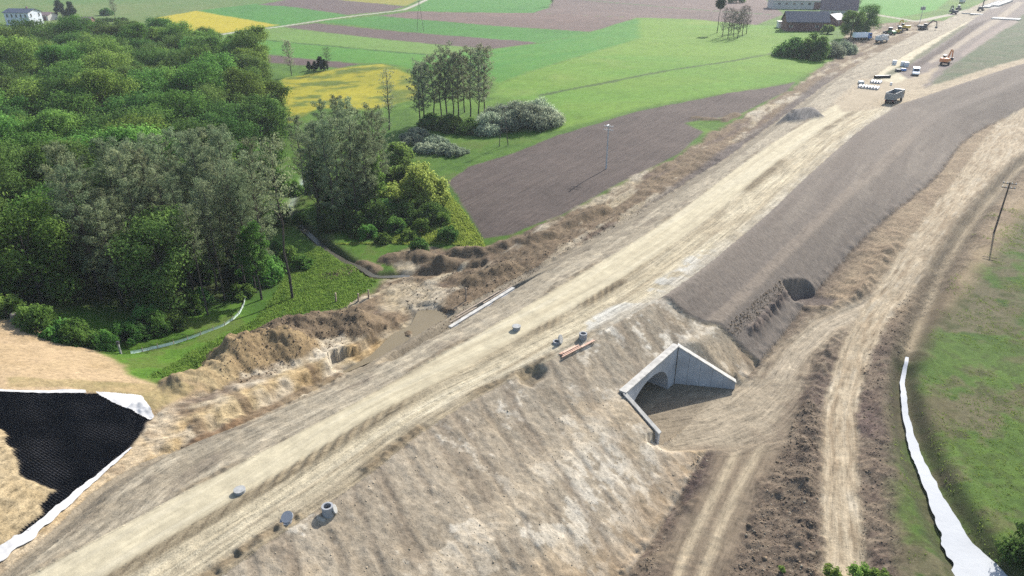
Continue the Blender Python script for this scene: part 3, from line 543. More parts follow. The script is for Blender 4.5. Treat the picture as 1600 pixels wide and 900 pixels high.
# ------------------------------------------------------------------ materials
def new_mat(name):
    m = bpy.data.materials.new(name); m.use_nodes = True
    return m, m.node_tree.nodes, m.node_tree.links, m.node_tree.nodes['Principled BSDF']
def land_material(name, fine=1.0, rough=.95):
    m, N, L, b = new_mat(name)
    b.inputs['Roughness'].default_value = rough; b.inputs['Specular IOR Level'].default_value = .12
    at = N.new('ShaderNodeAttribute'); at.attribute_name = 'tint'
    fl = N.new('ShaderNodeAttribute'); fl.attribute_name = 'flow'
    tc = N.new('ShaderNodeNewGeometry')
    def noise(sc, det, ro, vec):
        n = N.new('ShaderNodeTexNoise'); n.inputs['Scale'].default_value = sc; n.inputs['Detail'].default_value = det; n.inputs['Roughness'].default_value = ro; L.new(vec, n.inputs['Vector']); return n
    def math_(op, a, b_=None, v=None):
        n = N.new('ShaderNodeMath'); n.operation = op; L.new(a, n.inputs[0])
        if b_ is not None: L.new(b_, n.inputs[1])
        elif v is not None: n.inputs[1].default_value = v
        return n.outputs[0]
    n1 = noise(1.7, 7, .70, tc.outputs['Position']); n2 = noise(2.3, 7, .66, fl.outputs['Vector']); n3 = noise(8.0, 3, .6, tc.outputs['Position'])
    d1 = math_('SUBTRACT', n1.outputs['Fac'], v=.5); d2 = math_('SUBTRACT', n2.outputs['Fac'], v=.5)
    k1 = math_('MULTIPLY', d1, v=1.3); k2 = math_('MULTIPLY', d2, v=2.0)
    n4 = noise(19.0, 2, .5, tc.outputs['Position']); sm = math_('ADD', k1, k2); sm = math_('ADD', sm, math_('MULTIPLY', math_('SUBTRACT', n3.outputs['Fac'], v=.5), v=1.1)); sm = math_('ADD', sm, math_('MULTIPLY', math_('SUBTRACT', n4.outputs['Fac'], v=.5), v=.7)); n5 = noise(3.4, 5, .62, fl.outputs['Vector']); n6 = noise(4.2, 4, .6, tc.outputs['Position'])
    def step(src, a_, b_, k):
        r = N.new('ShaderNodeMapRange'); r.inputs['From Min'].default_value = a_; r.inputs['From Max'].default_value = b_; r.inputs['To Max'].default_value = k; L.new(src, r.inputs['Value']); return r.outputs['Result']
    for src, a_, b_, k in ((n5.outputs['Fac'], .57, .62, -.30), (n5.outputs['Fac'], .43, .38, .24), (n6.outputs['Fac'], .60, .64, -.30), (n6.outputs['Fac'], .40, .36, .18)): sm = math_('ADD', sm, step(src, a_, b_, k))
    sm = math_('MULTIPLY', sm, at.outputs['Alpha']); mul = math_('ADD', sm, v=1.0); mul = math_('MAXIMUM', mul, v=.4); mul = math_('MINIMUM', mul, v=1.55)
    mx = N.new('ShaderNodeMix'); mx.data_type = 'RGBA'; mx.blend_type = 'MULTIPLY'; mx.inputs['Factor'].default_value = 1.0; mx.clamp_result = False
    L.new(at.outputs['Color'], mx.inputs['A']); L.new(mul, mx.inputs['B']); L.new(mx.outputs['Result'], b.inputs['Base Color'])
    hgt = math_('ADD', n2.outputs['Fac'], n1.outputs['Fac']); hgt = math_('ADD', hgt, math_('MULTIPLY', n3.outputs['Fac'], v=.5)); hgt = math_('MULTIPLY', hgt, at.outputs['Alpha'])
    bp = N.new('ShaderNodeBump'); bp.inputs['Strength'].default_value = .6; bp.inputs['Distance'].default_value = .13
    L.new(hgt, bp.inputs['Height']); L.new(bp.outputs['Normal'], b.inputs['Normal'])
    return m
def plain(name, rgb, rough=.6, metal=0.0, var=.18, scale=3.0, bump=0.0, spec=.4):
    m, N, L, b = new_mat(name)
    b.inputs['Roughness'].default_value = rough; b.inputs['Metallic'].default_value = metal; b.inputs['Specular IOR Level'].default_value = spec
    tc = N.new('ShaderNodeNewGeometry'); n = N.new('ShaderNodeTexNoise'); n.inputs['Scale'].default_value = scale; n.inputs['Detail'].default_value = 5
    L.new(tc.outputs['Position'], n.inputs['Vector'])
    cr = N.new('ShaderNodeValToRGB'); cr.color_ramp.elements[0].position = .3; cr.color_ramp.elements[1].position = .72
    cr.color_ramp.elements[0].color = (*[max(0, c * (1 - var)) for c in rgb], 1); cr.color_ramp.elements[1].color = (*[min(1, c * (1 + var)) for c in rgb], 1)
    L.new(n.outputs['Fac'], cr.inputs['Fac']); L.new(cr.outputs['Color'], b.inputs['Base Color'])
    if bump:
        bp = N.new('ShaderNodeBump'); bp.inputs['Strength'].default_value = bump; bp.inputs['Distance'].default_value = .05
        L.new(n.outputs['Fac'], bp.inputs['Height']); L.new(bp.outputs['Normal'], b.inputs['Normal'])
    return m
def leafy(name, dark, light, trans=.48, scale=.25):
    "foliage: colour varies through the crown and from tree to tree, leaves let light through"
    m, N, L, b = new_mat(name)
    out = N['Material Output']; N.remove(b)
    d = N.new('ShaderNodeBsdfDiffuse'); t = N.new('ShaderNodeBsdfTranslucent'); mix = N.new('ShaderNodeMixShader'); mix.inputs[0].default_value = trans
    g = N.new('ShaderNodeNewGeometry'); n = N.new('ShaderNodeTexNoise'); n.inputs['Scale'].default_value = scale; n.inputs['Detail'].default_value = 4; n.inputs['Roughness'].default_value = .65
    L.new(g.outputs['Position'], n.inputs['Vector'])
    oi = N.new('ShaderNodeObjectInfo')
    cr = N.new('ShaderNodeValToRGB'); cr.color_ramp.elements[0].position = .32; cr.color_ramp.elements[1].position = .70
    cr.color_ramp.elements[0].color = (*dark, 1); cr.color_ramp.elements[1].color = (*light, 1)
    L.new(n.outputs['Fac'], cr.inputs['Fac'])
    hs = N.new('ShaderNodeHueSaturation')
    r1 = N.new('ShaderNodeMapRange'); r1.inputs['To Min'].default_value = .468; r1.inputs['To Max'].default_value = .522
    r2 = N.new('ShaderNodeMapRange'); r2.inputs['To Min'].default_value = .74; r2.inputs['To Max'].default_value = 1.3
    wv = N.new('ShaderNodeMath'); wv.operation = 'FRACT'; ml = N.new('ShaderNodeMath'); ml.operation = 'MULTIPLY'; ml.inputs[1].default_value = 7.31
    L.new(oi.outputs['Random'], ml.inputs[0]); L.new(ml.outputs[0], wv.inputs[0])
    L.new(oi.outputs['Random'], r1.inputs['Value']); L.new(wv.outputs[0], r2.inputs['Value'])
    L.new(r1.outputs['Result'], hs.inputs['Hue']); L.new(r2.outputs['Result'], hs.inputs['Value']); L.new(cr.outputs['Color'], hs.inputs['Color'])
    L.new(hs.outputs['Color'], d.inputs['Color']); L.new(hs.outputs['Color'], t.inputs['Color'])
    L.new(d.outputs[0], mix.inputs[1]); L.new(t.outputs[0], mix.inputs[2]); L.new(mix.outputs[0], out.inputs['Surface'])
    return m
M = {}
M['land'] = land_material('land')
# ------------------------------------------------------------------ build the ground
def tag(o, label=None, cat=None, group=None, kind=None):
    if label: o['label'] = label
    if cat: o['category'] = cat
    if group: o['group'] = group
    if kind: o['kind'] = kind
    return o
def link(name, me, mat=None, parent=None):
    o = bpy.data.objects.new(name, me); COL.objects.link(o)
    if mat is not None:
        if len(me.materials) == 0: me.materials.append(mat)
    if parent is not None: o.parent = parent
    return o
_co, _q, _colr, _fc, _flw = build_land()
LAND_LABEL = {'ground': 'green rough grassland and wood floor around the works', 'haul_road': 'wide pale sand haul road on top of the embankment', 'embankment': 'earth embankment slopes below the sand road',
    'service_road': 'rutted sandy service track at the foot of the embankment', 'ploughed_field': 'bare brown ploughed fields', 'meadow': 'light green meadow beyond the ploughed field', 'crop_field': 'bright green young crop fields',
    'rapeseed_field': 'yellow flowering rapeseed fields', 'farm_track': 'pale farm track between the fields', 'pale_field': 'pale green grass strips between the ploughed strips', 'construction_ground': 'churned bare soil beside the road works', 'sand_clearing': 'bare orange sand clearing at the edge of the wood'}
for ci, nm in enumerate(NAMES):
    sel = _q[_fc == ci]
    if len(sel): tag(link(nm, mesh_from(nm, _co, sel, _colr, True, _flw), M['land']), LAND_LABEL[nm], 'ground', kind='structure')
M['heap'] = M['land']
HEAP_INFO = {0: ('spoil_heap', 'tall heap of yellow brown sand between the wood and the road', 'soil heap'), 1: ('spoil_heap', 'long heap of dark brown soil next to the green bank', 'soil heap'), 2: ('spoil_heap', 'low heaps of pale sandy rubble beside the grassy hill edge', 'soil heap'),
    3: ('spoil_heap', 'small dark mound standing in the muddy pond', 'soil heap'), 4: ('spoil_heap', 'dark heap of dug earth beside the brook', 'soil heap'), 5: ('spoil_heap', 'dark earth mound below the tip of the ploughed field', 'soil heap'),
    6: ('spoil_heap', 'low dark pile of roots and earth at the bend of the brook', 'soil heap'), 7: ('gravel_heap', 'grey cone of gravel on the left side of the sand road', 'gravel heap'), 8: ('spoil_heap', 'low dark soil mound in the works behind the concrete coping', 'soil heap'), 9: ('spoil_heap', 'dark earth mound beside the notch in the ploughed field', 'soil heap'),
    10: ('spoil_heap', 'middle one of the dark earth mounds along the ploughed field edge', 'soil heap'), 11: ('spoil_heap', 'farthest of the dark earth mounds along the ploughed field edge', 'soil heap')}
for i, (nm, lab, cat) in HEAP_INFO.items():
    sel = _q[_fc == 100 + i]
    if len(sel): tag(link(nm, mesh_from(nm, _co, sel, _colr, True, _flw), M['land']), lab, cat, 'heaps of soil in the works')

# ------------------------------------------------------------------ mesh builder
class MB:
    def __init__(s): s.v = []; s.f = []
    def add(s, vs, fs):
        o = len(s.v); s.v += [tuple(p) for p in vs]; s.f += [tuple(o + i for i in f) for f in fs]; return s
    def box(s, c, d, top=(1, 1), shift=(0, 0), rz=0):
        "box at centre c of size d; the top face may be scaled and shifted"
        cx, cy, cz = c; x, y, z = (k / 2 for k in d); ca, sa = math.cos(rz), math.sin(rz)
        vs = []
        for zz, kx, ky, sx, sy in ((-z, 1, 1, 0, 0), (z, top[0], top[1], *shift)):
            for px, py in ((-x, -y), (x, -y), (x, y), (-x, y)):
                a, b = px * kx + sx, py * ky + sy; vs.append((cx + a * ca - b * sa, cy + a * sa + b * ca, cz + zz))
        return s.add(vs, [(3, 2, 1, 0), (4, 5, 6, 7), (0, 1, 5, 4), (1, 2, 6, 5), (2, 3, 7, 6), (3, 0, 4, 7)])
    def bar(s, a, b, r, r2=None, n=6):
        a = Vector(a); b = Vector(b); r2 = r if r2 is None else r2
        w = (b - a).normalized(); u = w.orthogonal().normalized(); k = w.cross(u)
        vs = []
        for p, q in ((a, r), (b, r2)):
            for i in range(n): t = 2 * math.pi * i / n; vs.append(p + (u * math.cos(t) + k * math.sin(t)) * q)
        return s.add(vs, [(i, (i + 1) % n, n + (i + 1) % n, n + i) for i in range(n)] + [tuple(range(n - 1, -1, -1)), tuple(range(n, 2 * n))])
    def plank(s, a, b, w, h, up=(0, 0, 1)):
        a = Vector(a); b = Vector(b); d = (b - a).normalized(); x = d.cross(Vector(up)).normalized(); y = x.cross(d)
        vs = [p + x * sx * w / 2 + y * sy * h / 2 for p in (a, b) for sx, sy in ((-1, -1), (1, -1), (1, 1), (-1, 1))]
        return s.add(vs, [(3, 2, 1, 0), (4, 5, 6, 7), (0, 1, 5, 4), (1, 2, 6, 5), (2, 3, 7, 6), (3, 0, 4, 7)])
    def prism(s, pts, axis, lo, hi):
        "polygon pts in the plane across axis, pushed from lo to hi"
        def P(a, b, c): return {'x': (c, a, b), 'y': (a, c, b), 'z': (a, b, c)}[axis]
        n = len(pts)
        return s.add([P(a, b, lo) for a, b in pts] + [P(a, b, hi) for a, b in pts], [(i, (i + 1) % n, n + (i + 1) % n, n + i) for i in range(n)] + [tuple(range(n - 1, -1, -1)), tuple(range(n, 2 * n))])
    def tube(s, c, r, ri, h, n=20):
        "upright ring"
        cx, cy, cz = c; vs = []
        for rr, zz in ((r, 0), (r, h), (ri, h), (ri, 0)):
            for i in range(n): t = 2 * math.pi * i / n; vs.append((cx + rr * math.cos(t), cy + rr * math.sin(t), cz + zz))
        return s.add(vs, [(k * n + i, k * n + (i + 1) % n, ((k + 1) % 4) * n + (i + 1) % n, ((k + 1) % 4) * n + i) for k in range(4) for i in range(n)])
    def build(s, name, mat, parent=None, bevel=0, smooth=False):
        me = bpy.data.meshes.new(name); me.from_pydata(s.v, [], s.f)
        bm = bmesh.new(); bm.from_mesh(me); bmesh.ops.recalc_face_normals(bm, faces=bm.faces)
        if bevel: bmesh.ops.bevel(bm, geom=list(bm.edges), offset=bevel, segments=1, affect='EDGES', clamp_overlap=True)
        bm.to_mesh(me); bm.free()
        if smooth:
            for p in me.polygons: p.use_smooth = True
        return link(name, me, mat, parent)
def thing(name, loc, label, cat, rz=0, group=None):
    o = bpy.data.objects.new(name, None); COL.objects.link(o); o.location = loc; o.rotation_euler = (0, 0, rz)
    o.empty_display_size = .5
    return tag(o, label, cat, group)
def copy_tree(o, parent=None):
    c = o.copy(); COL.objects.link(c); c.parent = parent
    for ch in list(o.children): copy_tree(ch, c)
    return c

# ------------------------------------------------------------------ water
def water_material(name, rgb, rough, spec=.5, bump=.15, scale=1.2):
    m = plain(name, rgb, rough, 0, .06, .4, 0, spec); N = m.node_tree.nodes; L = m.node_tree.links; b = N['Principled BSDF']
    n = N.new('ShaderNodeTexNoise'); n.inputs['Scale'].default_value = scale; bp = N.new('ShaderNodeBump'); bp.inputs['Strength'].default_value = bump; bp.inputs['Distance'].default_value = .03
    g = N.new('ShaderNodeNewGeometry'); L.new(g.outputs['Position'], n.inputs['Vector']); L.new(n.outputs['Fac'], bp.inputs['Height']); L.new(bp.outputs['Normal'], b.inputs['Normal'])
    return m
M['sky_white'] = water_material('sky_white_water', (.37, .38, .385), .7, .08, .6, 2.0)  # ditch water: white reflection of the sky put into the base colour
M['creek'] = water_material('creek_water', (.20, .25, .17), .3, .5)
M['brook'] = water_material('dark_brook_water', (.075, .070, .055), .25, .3)
M['mudwater'] = water_material('muddy_water', tuple(lin(152, 138, 110)), .5, .15)
def ribbon(pts, widths, zoff, name, mat, label, n=70, zs=None, drop=None):
    "a strip of water that follows a channel"
    pts = np.asarray(pts); L_ = np.concatenate([[0], np.cumsum(np.hypot(*np.diff(pts, axis=0).T))]); a = np.linspace(0, L_[-1], n)
    c = np.stack([np.interp(a, L_, pts[:, 0]), np.interp(a, L_, pts[:, 1])], 1)
    for _ in range(4): c[1:-1] = (c[:-2] + 2 * c[1:-1] + c[2:]) / 4
    d = np.gradient(c, axis=0); d /= np.hypot(d[:, 0], d[:, 1])[:, None]; nn = np.stack([-d[:, 1], d[:, 0]], 1)
    w = np.interp(a, np.linspace(0, L_[-1], len(widths)), widths)
    jit = 1 + .28 * fbm(a, a * 0 + 3.3, 1.6, 3, 2); jit2 = 1 + .28 * fbm(a, a * 0 + 9.1, 1.6, 3, 4)
    zc = land(c[:, 0], c[:, 1]) if zs is None else np.interp(a, np.linspace(0, L_[-1], len(zs)), zs)
    for _ in range(12): zc[1:-1] = (zc[:-2] + 2 * zc[1:-1] + zc[2:]) / 4
    l = c + nn * (w * jit)[:, None]; r = c - nn * (w * jit2)[:, None]
    co = np.concatenate([np.column_stack([l, zc + zoff]), np.column_stack([r, zc + zoff])]); i = np.arange(n - 1)
    o = link(name, mesh_from(name, co, np.stack([i, n + i, n + i + 1, i + 1], 1)), mat)
    return tag(o, label, 'water', kind='structure')
ribbon(DITCH_WATER, [.18, .26, .30, .38, .52, .74, 1.15, 2.3, 3.4], .30, 'ditch_water', M['sky_white'], 'water painted sky-white in the ditch beside the right meadow', 260)
ribbon(CREEK, [.12, .2, .22, .2], .1, 'creek_water', M['creek'], 'thin pale creek in the grass between the wood and the alders', 60)
ribbon(STREAM[:6], [.45, .5, .5, .5, .4], .35, 'brook_water', M['brook'], 'narrow muddy brook in the dug ditch left of the works', 60)
pp = POND; mbp = MB(); pxs, pys = pp[:, 0], pp[:, 1]
mbp.add([(x_, y_, -.22) for x_, y_ in np.concatenate([pp + (pp - pp.mean(0)) * .25])], [tuple(range(len(pp)))])
tag(mbp.build('pond_water', M['mudwater']), 'grey muddy pond at the far side of the underpass', 'water', kind='structure')

# ------------------------------------------------------------------ underpass
M['concrete'] = plain('concrete', (.31, .32, .33), .85, 0, .22, .45, .15, .25)
M['coping'] = plain('coping_concrete', (.36, .345, .31), .85, 0, .25, 1.5, .1, .3)
M['rail_wood'] = plain('old_timber', (.30, .24, .18), .85, 0, .3, 2.0, .2, .2)
up = thing('underpass', (0, 0, 0), 'concrete arched underpass with headwall and splayed wing walls under the road', 'underpass')
def wall_frame(a, b):
    d = (b - a); ln = np.hypot(*d); d = d / ln; return ln, Matrix(((d[0], -d[1], 0, a[0]), (d[1], d[0], 0, a[1]), (0, 0, 1, 0), (0, 0, 0, 1)))
def headwall(a, b, top, w_arch, h_arch, off, name='headwall', toptaper=0.0):
    "wall along a-b with an arched opening, its thickness lies to the left of a-b"
    ln, mt = wall_frame(a, b)
    arch = [(off + w_arch / 2 - w_arch / 2 * math.cos(t), max(0, -.2 + (h_arch + .2) * math.sin(t) ** .8)) for t in np.linspace(0, math.pi, 29)]
    outline = [(0, -.4), (off, -.4)] + arch + [(off + w_arch, -.4), (ln, -.4), (ln, top), (0, top - toptaper)]
    mb = MB(); mb.prism(outline, 'y', 0, WALL_T); o = mb.build(name, M['concrete'], up); o.data.transform(mt)
    cp = MB(); cp.prism([(-.15, top - toptaper), (ln + .15, top), (ln + .15, top + .18), (-.15, top - toptaper + .18)], 'y', -.10, WALL_T + .12 if top < 6 else .38); c = cp.build('coping', M['coping'], o); c.data.transform(mt)
    return ln, mt, arch
HW_TOP = 5.0
ln, mt, arch = headwall(PA, PB, HW_TOP, 9.4, 4.05, .95)
ln2 = float(np.dot((QA + QB) / 2 - (PA + PB) / 2, -NRM))
# barrel of the tunnel
n = len(arch); vs = []
for dpt in (WALL_T, ln2 - .2):
    vs += [(p[0], dpt, p[1]) for p in arch]
bv = MB(); bv.add(vs, [(i, i + 1, n + i + 1, n + i) for i in range(n - 1)]); ob = bv.build('tunnel_lining', M['concrete'], up); ob.data.transform(mt)
fl = MB(); fl.box((ln / 2, ln2 / 2 - .1, -.12), (9.3, ln2 + .6, .2)); of = fl.build('tunnel_floor', plain('tunnel_floor', tuple(lin(176, 162, 138)), .95, 0, .2, .8, .3, .2), up); of.data.transform(mt)
def wing(a, b, z0, z1, side, npan, th=WALL_T):
    "wing wall in panels from a (height z0) to b (height z1); thickness to the given side"
    l, m2 = wall_frame(a, b)
    y0, y1 = (0, th) if side > 0 else (-th, 0)
    w = bpy.data.objects.new('wing_wall', None); COL.objects.link(w); w.parent = up
    for i in range(npan):
        x0, x1 = l * i / npan + .012, l * (i + 1) / npan - .012; h0 = z0 + (z1 - z0) * x0 / l; h1 = z0 + (z1 - z0) * x1 / l
        p = MB().prism([(x0, -.5), (x1, -.5), (x1, h1), (x0, h0)], 'y', y0, y1).build('panel', M['concrete'], w); p.data.transform(m2)
    c = MB().prism([(-.1, z0 + .004), (l + .1, z1 + .004), (l + .1, z1 + .15), (-.1, z0 + .15)], 'y', y0 - .07, y1 + .07).build('coping', M['coping'], w); c.data.transform(m2)
wing(PB + (PC - PB) * .01, PC, HW_TOP, .75, 1, 5)
wing(PA + (PD - PA) * .01, PD, HW_TOP, 2.3, -1, 4, .36)
headwall(QB, QA, 7.3, 8.6, 4.05, 1.2)
# wooden rail and scaffold boards behind the far coping
for k, (ax, ay, bx, by) in enumerate(((703, 504, 745, 480), (755, 474, 800, 447), (712, 495, 780, 455))):
    pa, pb = un(ax, ay, 6.6), un(bx, by, 6.9)
    b_ = MB().plank((*pa, 6.6), (*pb, 6.9), .18, .09).build('board', M['rail_wood']); tag(b_, ['weathered board lying at the near end of the long concrete coping', 'weathered board lying at the far end of the long concrete coping', 'longest weathered board beside the concrete coping over the muddy pond'][k], 'board', 'boards by the coping')

# ------------------------------------------------------------------ geocell slope protection
M['geocell'] = plain('black_plastic', (.024, .024, .027), .45, 0, .2, 4, 0, .4)
M['textile'] = plain('white_geotextile', (.40, .395, .385), .9, 0, .15, 2.0, .25, .2)
def geocell():
    e1 = np.array((.80, .60)); e2 = np.array((-.60, .80)); o = GEOCELL.mean(0); st = .17; rw = .20
    A, B = np.meshgrid(np.arange(-130, 131), np.arange(-110, 111)); zig = np.where((A // 1) % 2 == 0, 1, -1) * np.where(B % 2 == 0, 1, -1) * .07
    px = o[0] + e1[0] * A * st + e2[0] * (B * rw + zig); py = o[1] + e1[1] * A * st + e2[1] * (B * rw + zig)
    sd_ = sdist(px.ravel(), py.ravel(), GEOCELL).reshape(px.shape)
    keep = (sd_ > .02) & (py > 20) & (px > -95)
    pz = np.zeros(px.shape); kx, ky = px[keep], py[keep]; pz[keep] = land(kx, ky) - .24 * sst(-.3, .5, sdist(kx, ky, SANDFILL) + .45 * fbm(kx, ky, 5, 3, 2) + .5 * fbm(kx, ky, 1.3, 3, 3))
    hgt = .13 + .05 * fbm(px, py, 2.0, 2, 3)
    nr, nc = px.shape; base = np.stack([px, py, pz - .02], -1).reshape(-1, 3); topv = np.stack([px + .01, py, pz + hgt], -1).reshape(-1, 3)
    i, j = np.meshgrid(np.arange(nr), np.arange(nc - 1), indexing='ij'); a = (i * nc + j).ravel(); b = a + 1; ok = keep.ravel()[a] & keep.ravel()[b]
    a, b = a[ok], b[ok]; N_ = nr * nc
    return np.concatenate([base, topv]), np.stack([a, b, N_ + b, N_ + a], 1)
gt = thing('geocell_mat', (0, 0, 0), 'black honeycomb geocell mat spread over the sandy cut slope', 'slope mat')
gco, gq = geocell()
tag(link('cell_strip', mesh_from('cell_strip', gco, gq, None, False), M['geocell'], gt), kind='stuff')
def sheet(name, outline, step, dz, mat, label, amp=.06, sub=.25):
    "a cloth lying on the ground inside an outline"
    p = np.asarray(outline); xs_ = np.arange(p[:, 0].min(), p[:, 0].max() + step, step); ys_ = np.arange(p[:, 1].min(), p[:, 1].max() + step, step)
    X, Y = np.meshgrid(xs_, ys_); z = land(X.ravel(), Y.ravel()) + dz + amp * np.abs(fbm(X.ravel() * 1.0 - Y.ravel() * .4, Y.ravel() * .35, .7, 3, 2))
    nr, nc = X.shape; v = np.arange(nr * nc).reshape(nr, nc); q = np.stack([v[:-1, :-1], v[:-1, 1:], v[1:, 1:], v[1:, :-1]], -1).reshape(-1, 4)
    c = np.stack([X.ravel()[q].mean(1), Y.ravel()[q].mean(1)], 1); q = q[sdist(c[:, 0], c[:, 1], p) + .05 * fbm(c[:, 0], c[:, 1], .5, 2, 1) > 0]
    return tag(link(name, mesh_from(name, np.stack([X.ravel(), Y.ravel(), z], 1), q), mat), label, 'cloth')
sheet('geotextile_sheet', GP([(150, 615), (172, 617), (222, 621), (243, 656), (237, 663), (208, 644), (184, 635), (156, 620)]), .07, .16, M['textile'], 'white geotextile sheet at the upper corner of the black geocell mat')
def edge_strip(name, px_pts, w0, w1, label):
    p = GP(px_pts); L_ = np.concatenate([[0], np.cumsum(np.hypot(*np.diff(p, axis=0).T))]); n = int(L_[-1] / .12); a = np.linspace(0, L_[-1], n); c = np.stack([np.interp(a, L_, p[:, 0]), np.interp(a, L_, p[:, 1])], 1)
    for _ in range(25): c[1:-1] = (c[:-2] + 2 * c[1:-1] + c[2:]) / 4
    d = np.gradient(c, axis=0); d /= np.hypot(d[:, 0], d[:, 1])[:, None]; nn = np.stack([-d[:, 1], d[:, 0]], 1); w = np.linspace(w0, w1, n)
    rows = []
    for k in range(5):
        o = (k / 4 * 2 - 1) * w * (1 + .4 * fbm(a, a * 0 + 5 * k, 1.1, 3, k)); q = c + nn * o[:, None]; rows.append(np.column_stack([q, land(q[:, 0], q[:, 1]) + .13 + .07 * np.abs(fbm(a, a * 0 + 3 * k, .5, 2, k + 1))]))
    co = np.concatenate(rows); i = np.arange(n - 1); qd = np.concatenate([np.stack([k * n + i, k * n + i + 1, (k + 1) * n + i + 1, (k + 1) * n + i], 1) for k in range(4)])
    return tag(link(name, mesh_from(name, co, qd), M['textile']), label, 'cloth')
edge_strip('geotextile_edge', [(206, 702), (178, 726), (150, 750), (118, 777), (84, 806), (42, 842), (0, 871), (-40, 898)], .10, .5, 'white geotextile edge along the lower side of the black geocell mat')
edge_strip('geotextile_band', [(-60, 614), (40, 614), (100, 614), (135, 614)], .12, .2, 'narrow white geotextile edge along the top of the black geocell mat')
# ------------------------------------------------------------------ vegetation
M['leaf_a'] = leafy('leaf_spring', (.075, .155, .034), (.165, .285, .062), .56)
M['leaf_b'] = leafy('leaf_dark', (.055, .118, .032), (.120, .210, .052), .54)
M['leaf_c'] = leafy('leaf_alder', (.135, .178, .092), (.225, .27, .145), .5, .5)
M['leaf_d'] = leafy('leaf_willow', (.22, .27, .18), (.33, .38, .26), .55, .4)
M['leaf_e'] = leafy('leaf_yellow', (.15, .22, .05), (.31, .39, .10), .58)
M['leaf_f'] = leafy('leaf_conifer', (.010, .028, .012), (.030, .055, .024), .15)
M['leaf_g'] = leafy('leaf_twig', (.075, .070, .055), (.12, .11, .085), .2, .5)
M['leaf_h'] = leafy('leaf_pale_alder', (.15, .18, .11), (.25, .28, .17), .55, .5)
M['bark'] = plain('bark', (.060, .050, .042), .95, 0, .35, 3, .4, .1)
M['bark_l'] = plain('bark_grey', (.15, .135, .115), .95, 0, .35, 3, .4, .1)
def cards(pos, nrm, size, r, aspect=.62, fold=.22):
    "folded leaf faces at pos facing nrm"
    n = len(pos); nrm = nrm / (np.linalg.norm(nrm, axis=1)[:, None] + 1e-9)
    t = r.normal(size=(n, 3)); u = np.cross(nrm, t); u /= np.linalg.norm(u, axis=1)[:, None] + 1e-9; v = np.cross(nrm, u)
    s = size[:, None]
    p0 = pos - u * s; p2 = pos + u * s; p1 = pos + v * s * aspect + nrm * s * fold; p3 = pos - v * s * aspect + nrm * s * fold
    co = np.stack([p0, p1, p2, p3], 1).reshape(-1, 3); b = np.arange(n) * 4
    tri = np.concatenate([np.stack([b, b + 1, b + 2], 1), np.stack([b, b + 2, b + 3], 1)])
    return co, tri
def crown(name, lobes, nleaf, size, seed, mat, flat=.8, upb=.45, jitter=.6, fill=.2):
    "leaves gathered on many lobes (x, y, z, r)"
    r = np.random.default_rng(seed); lb = np.array(lobes); w = lb[:, 3] ** 2; k = r.choice(len(lb), nleaf, p=w / w.sum())
    d = r.normal(size=(nleaf, 3)); d[:, 2] += upb; d /= np.linalg.norm(d, axis=1)[:, None]
    rad = lb[k, 3] * np.where(r.random(nleaf) < fill, r.random(nleaf) ** .5, .70 + .75 * r.random(nleaf) ** 1.8)
    pos = lb[k, :3] + d * rad[:, None] * np.array((1, 1, flat))
    nr = d + r.normal(size=(nleaf, 3)) * jitter + np.array((0, 0, .3))
    co, tri = cards(pos, nr, size * (.6 + .8 * r.random(nleaf)), r)
    me = mesh_from(name, co, tri, None, False); me.materials.append(mat); return me
def limb_path(mb, a, b, r0, r1, seed, seg=4, wob=.12, n=6):
    r = random.Random(seed); a = Vector(a); b = Vector(b); ln = (b - a).length; prev = a
    for i in range(1, seg + 1):
        t = i / seg; p = a.lerp(b, t) + Vector((r.uniform(-1, 1), r.uniform(-1, 1), 0)) * wob * ln * .25 * (1 if i < seg else 0)
        mb.bar(prev, p, r0 + (r1 - r0) * (i - 1) / seg, r0 + (r1 - r0) * t, n); prev = p
    return mb
def trunk_mesh(name, h, r0, limbs, seed, mat, lean=(0, 0)):
    mb = MB(); limb_path(mb, (0, 0, -.4), (lean[0], lean[1], h), r0, r0 * .25, seed, 6, .06, 7)
    for i, (z, ax, ay, az, rr) in enumerate(limbs):
        f = z / h; limb_path(mb, (lean[0] * f, lean[1] * f, z), (ax, ay, az), rr, rr * .3, seed * 31 + i, 3, .15, 4)
    me = bpy.data.meshes.new(name); me.from_pydata(mb.v, [], mb.f); me.materials.append(mat)
    return me
def broad_variant(seed, H, Rr, leafmat, nleaf=7500, lsize=.30, base=.15, nl=46):
    r = random.Random(seed); lobes = []; limbs = []
    for i in range(nl):
        t = r.random() ** .8; z = H * (base + (1 - base) * t); prof = math.sin(math.pi * min(1, .18 + .80 * (1 - t) ** .75)) ** .7 if t > .35 else (.62 + t)
        a = r.uniform(0, 6.283); rad = Rr * prof * r.uniform(.45, .95); lr = Rr * r.uniform(.18, .38)
        lobes.append((rad * math.cos(a), rad * math.sin(a), z - lr * .5, lr))
        if i % 3 == 0: limbs.append((z * .55, rad * math.cos(a) * .9, rad * math.sin(a) * .9, z - lr * .5, .11))
    lobes.append((0, 0, H - Rr * .3, Rr * .33))
    return trunk_mesh('trunk', H * .8, .26, limbs, seed, M['bark']), crown('crown', lobes, nleaf, lsize, seed, leafmat)
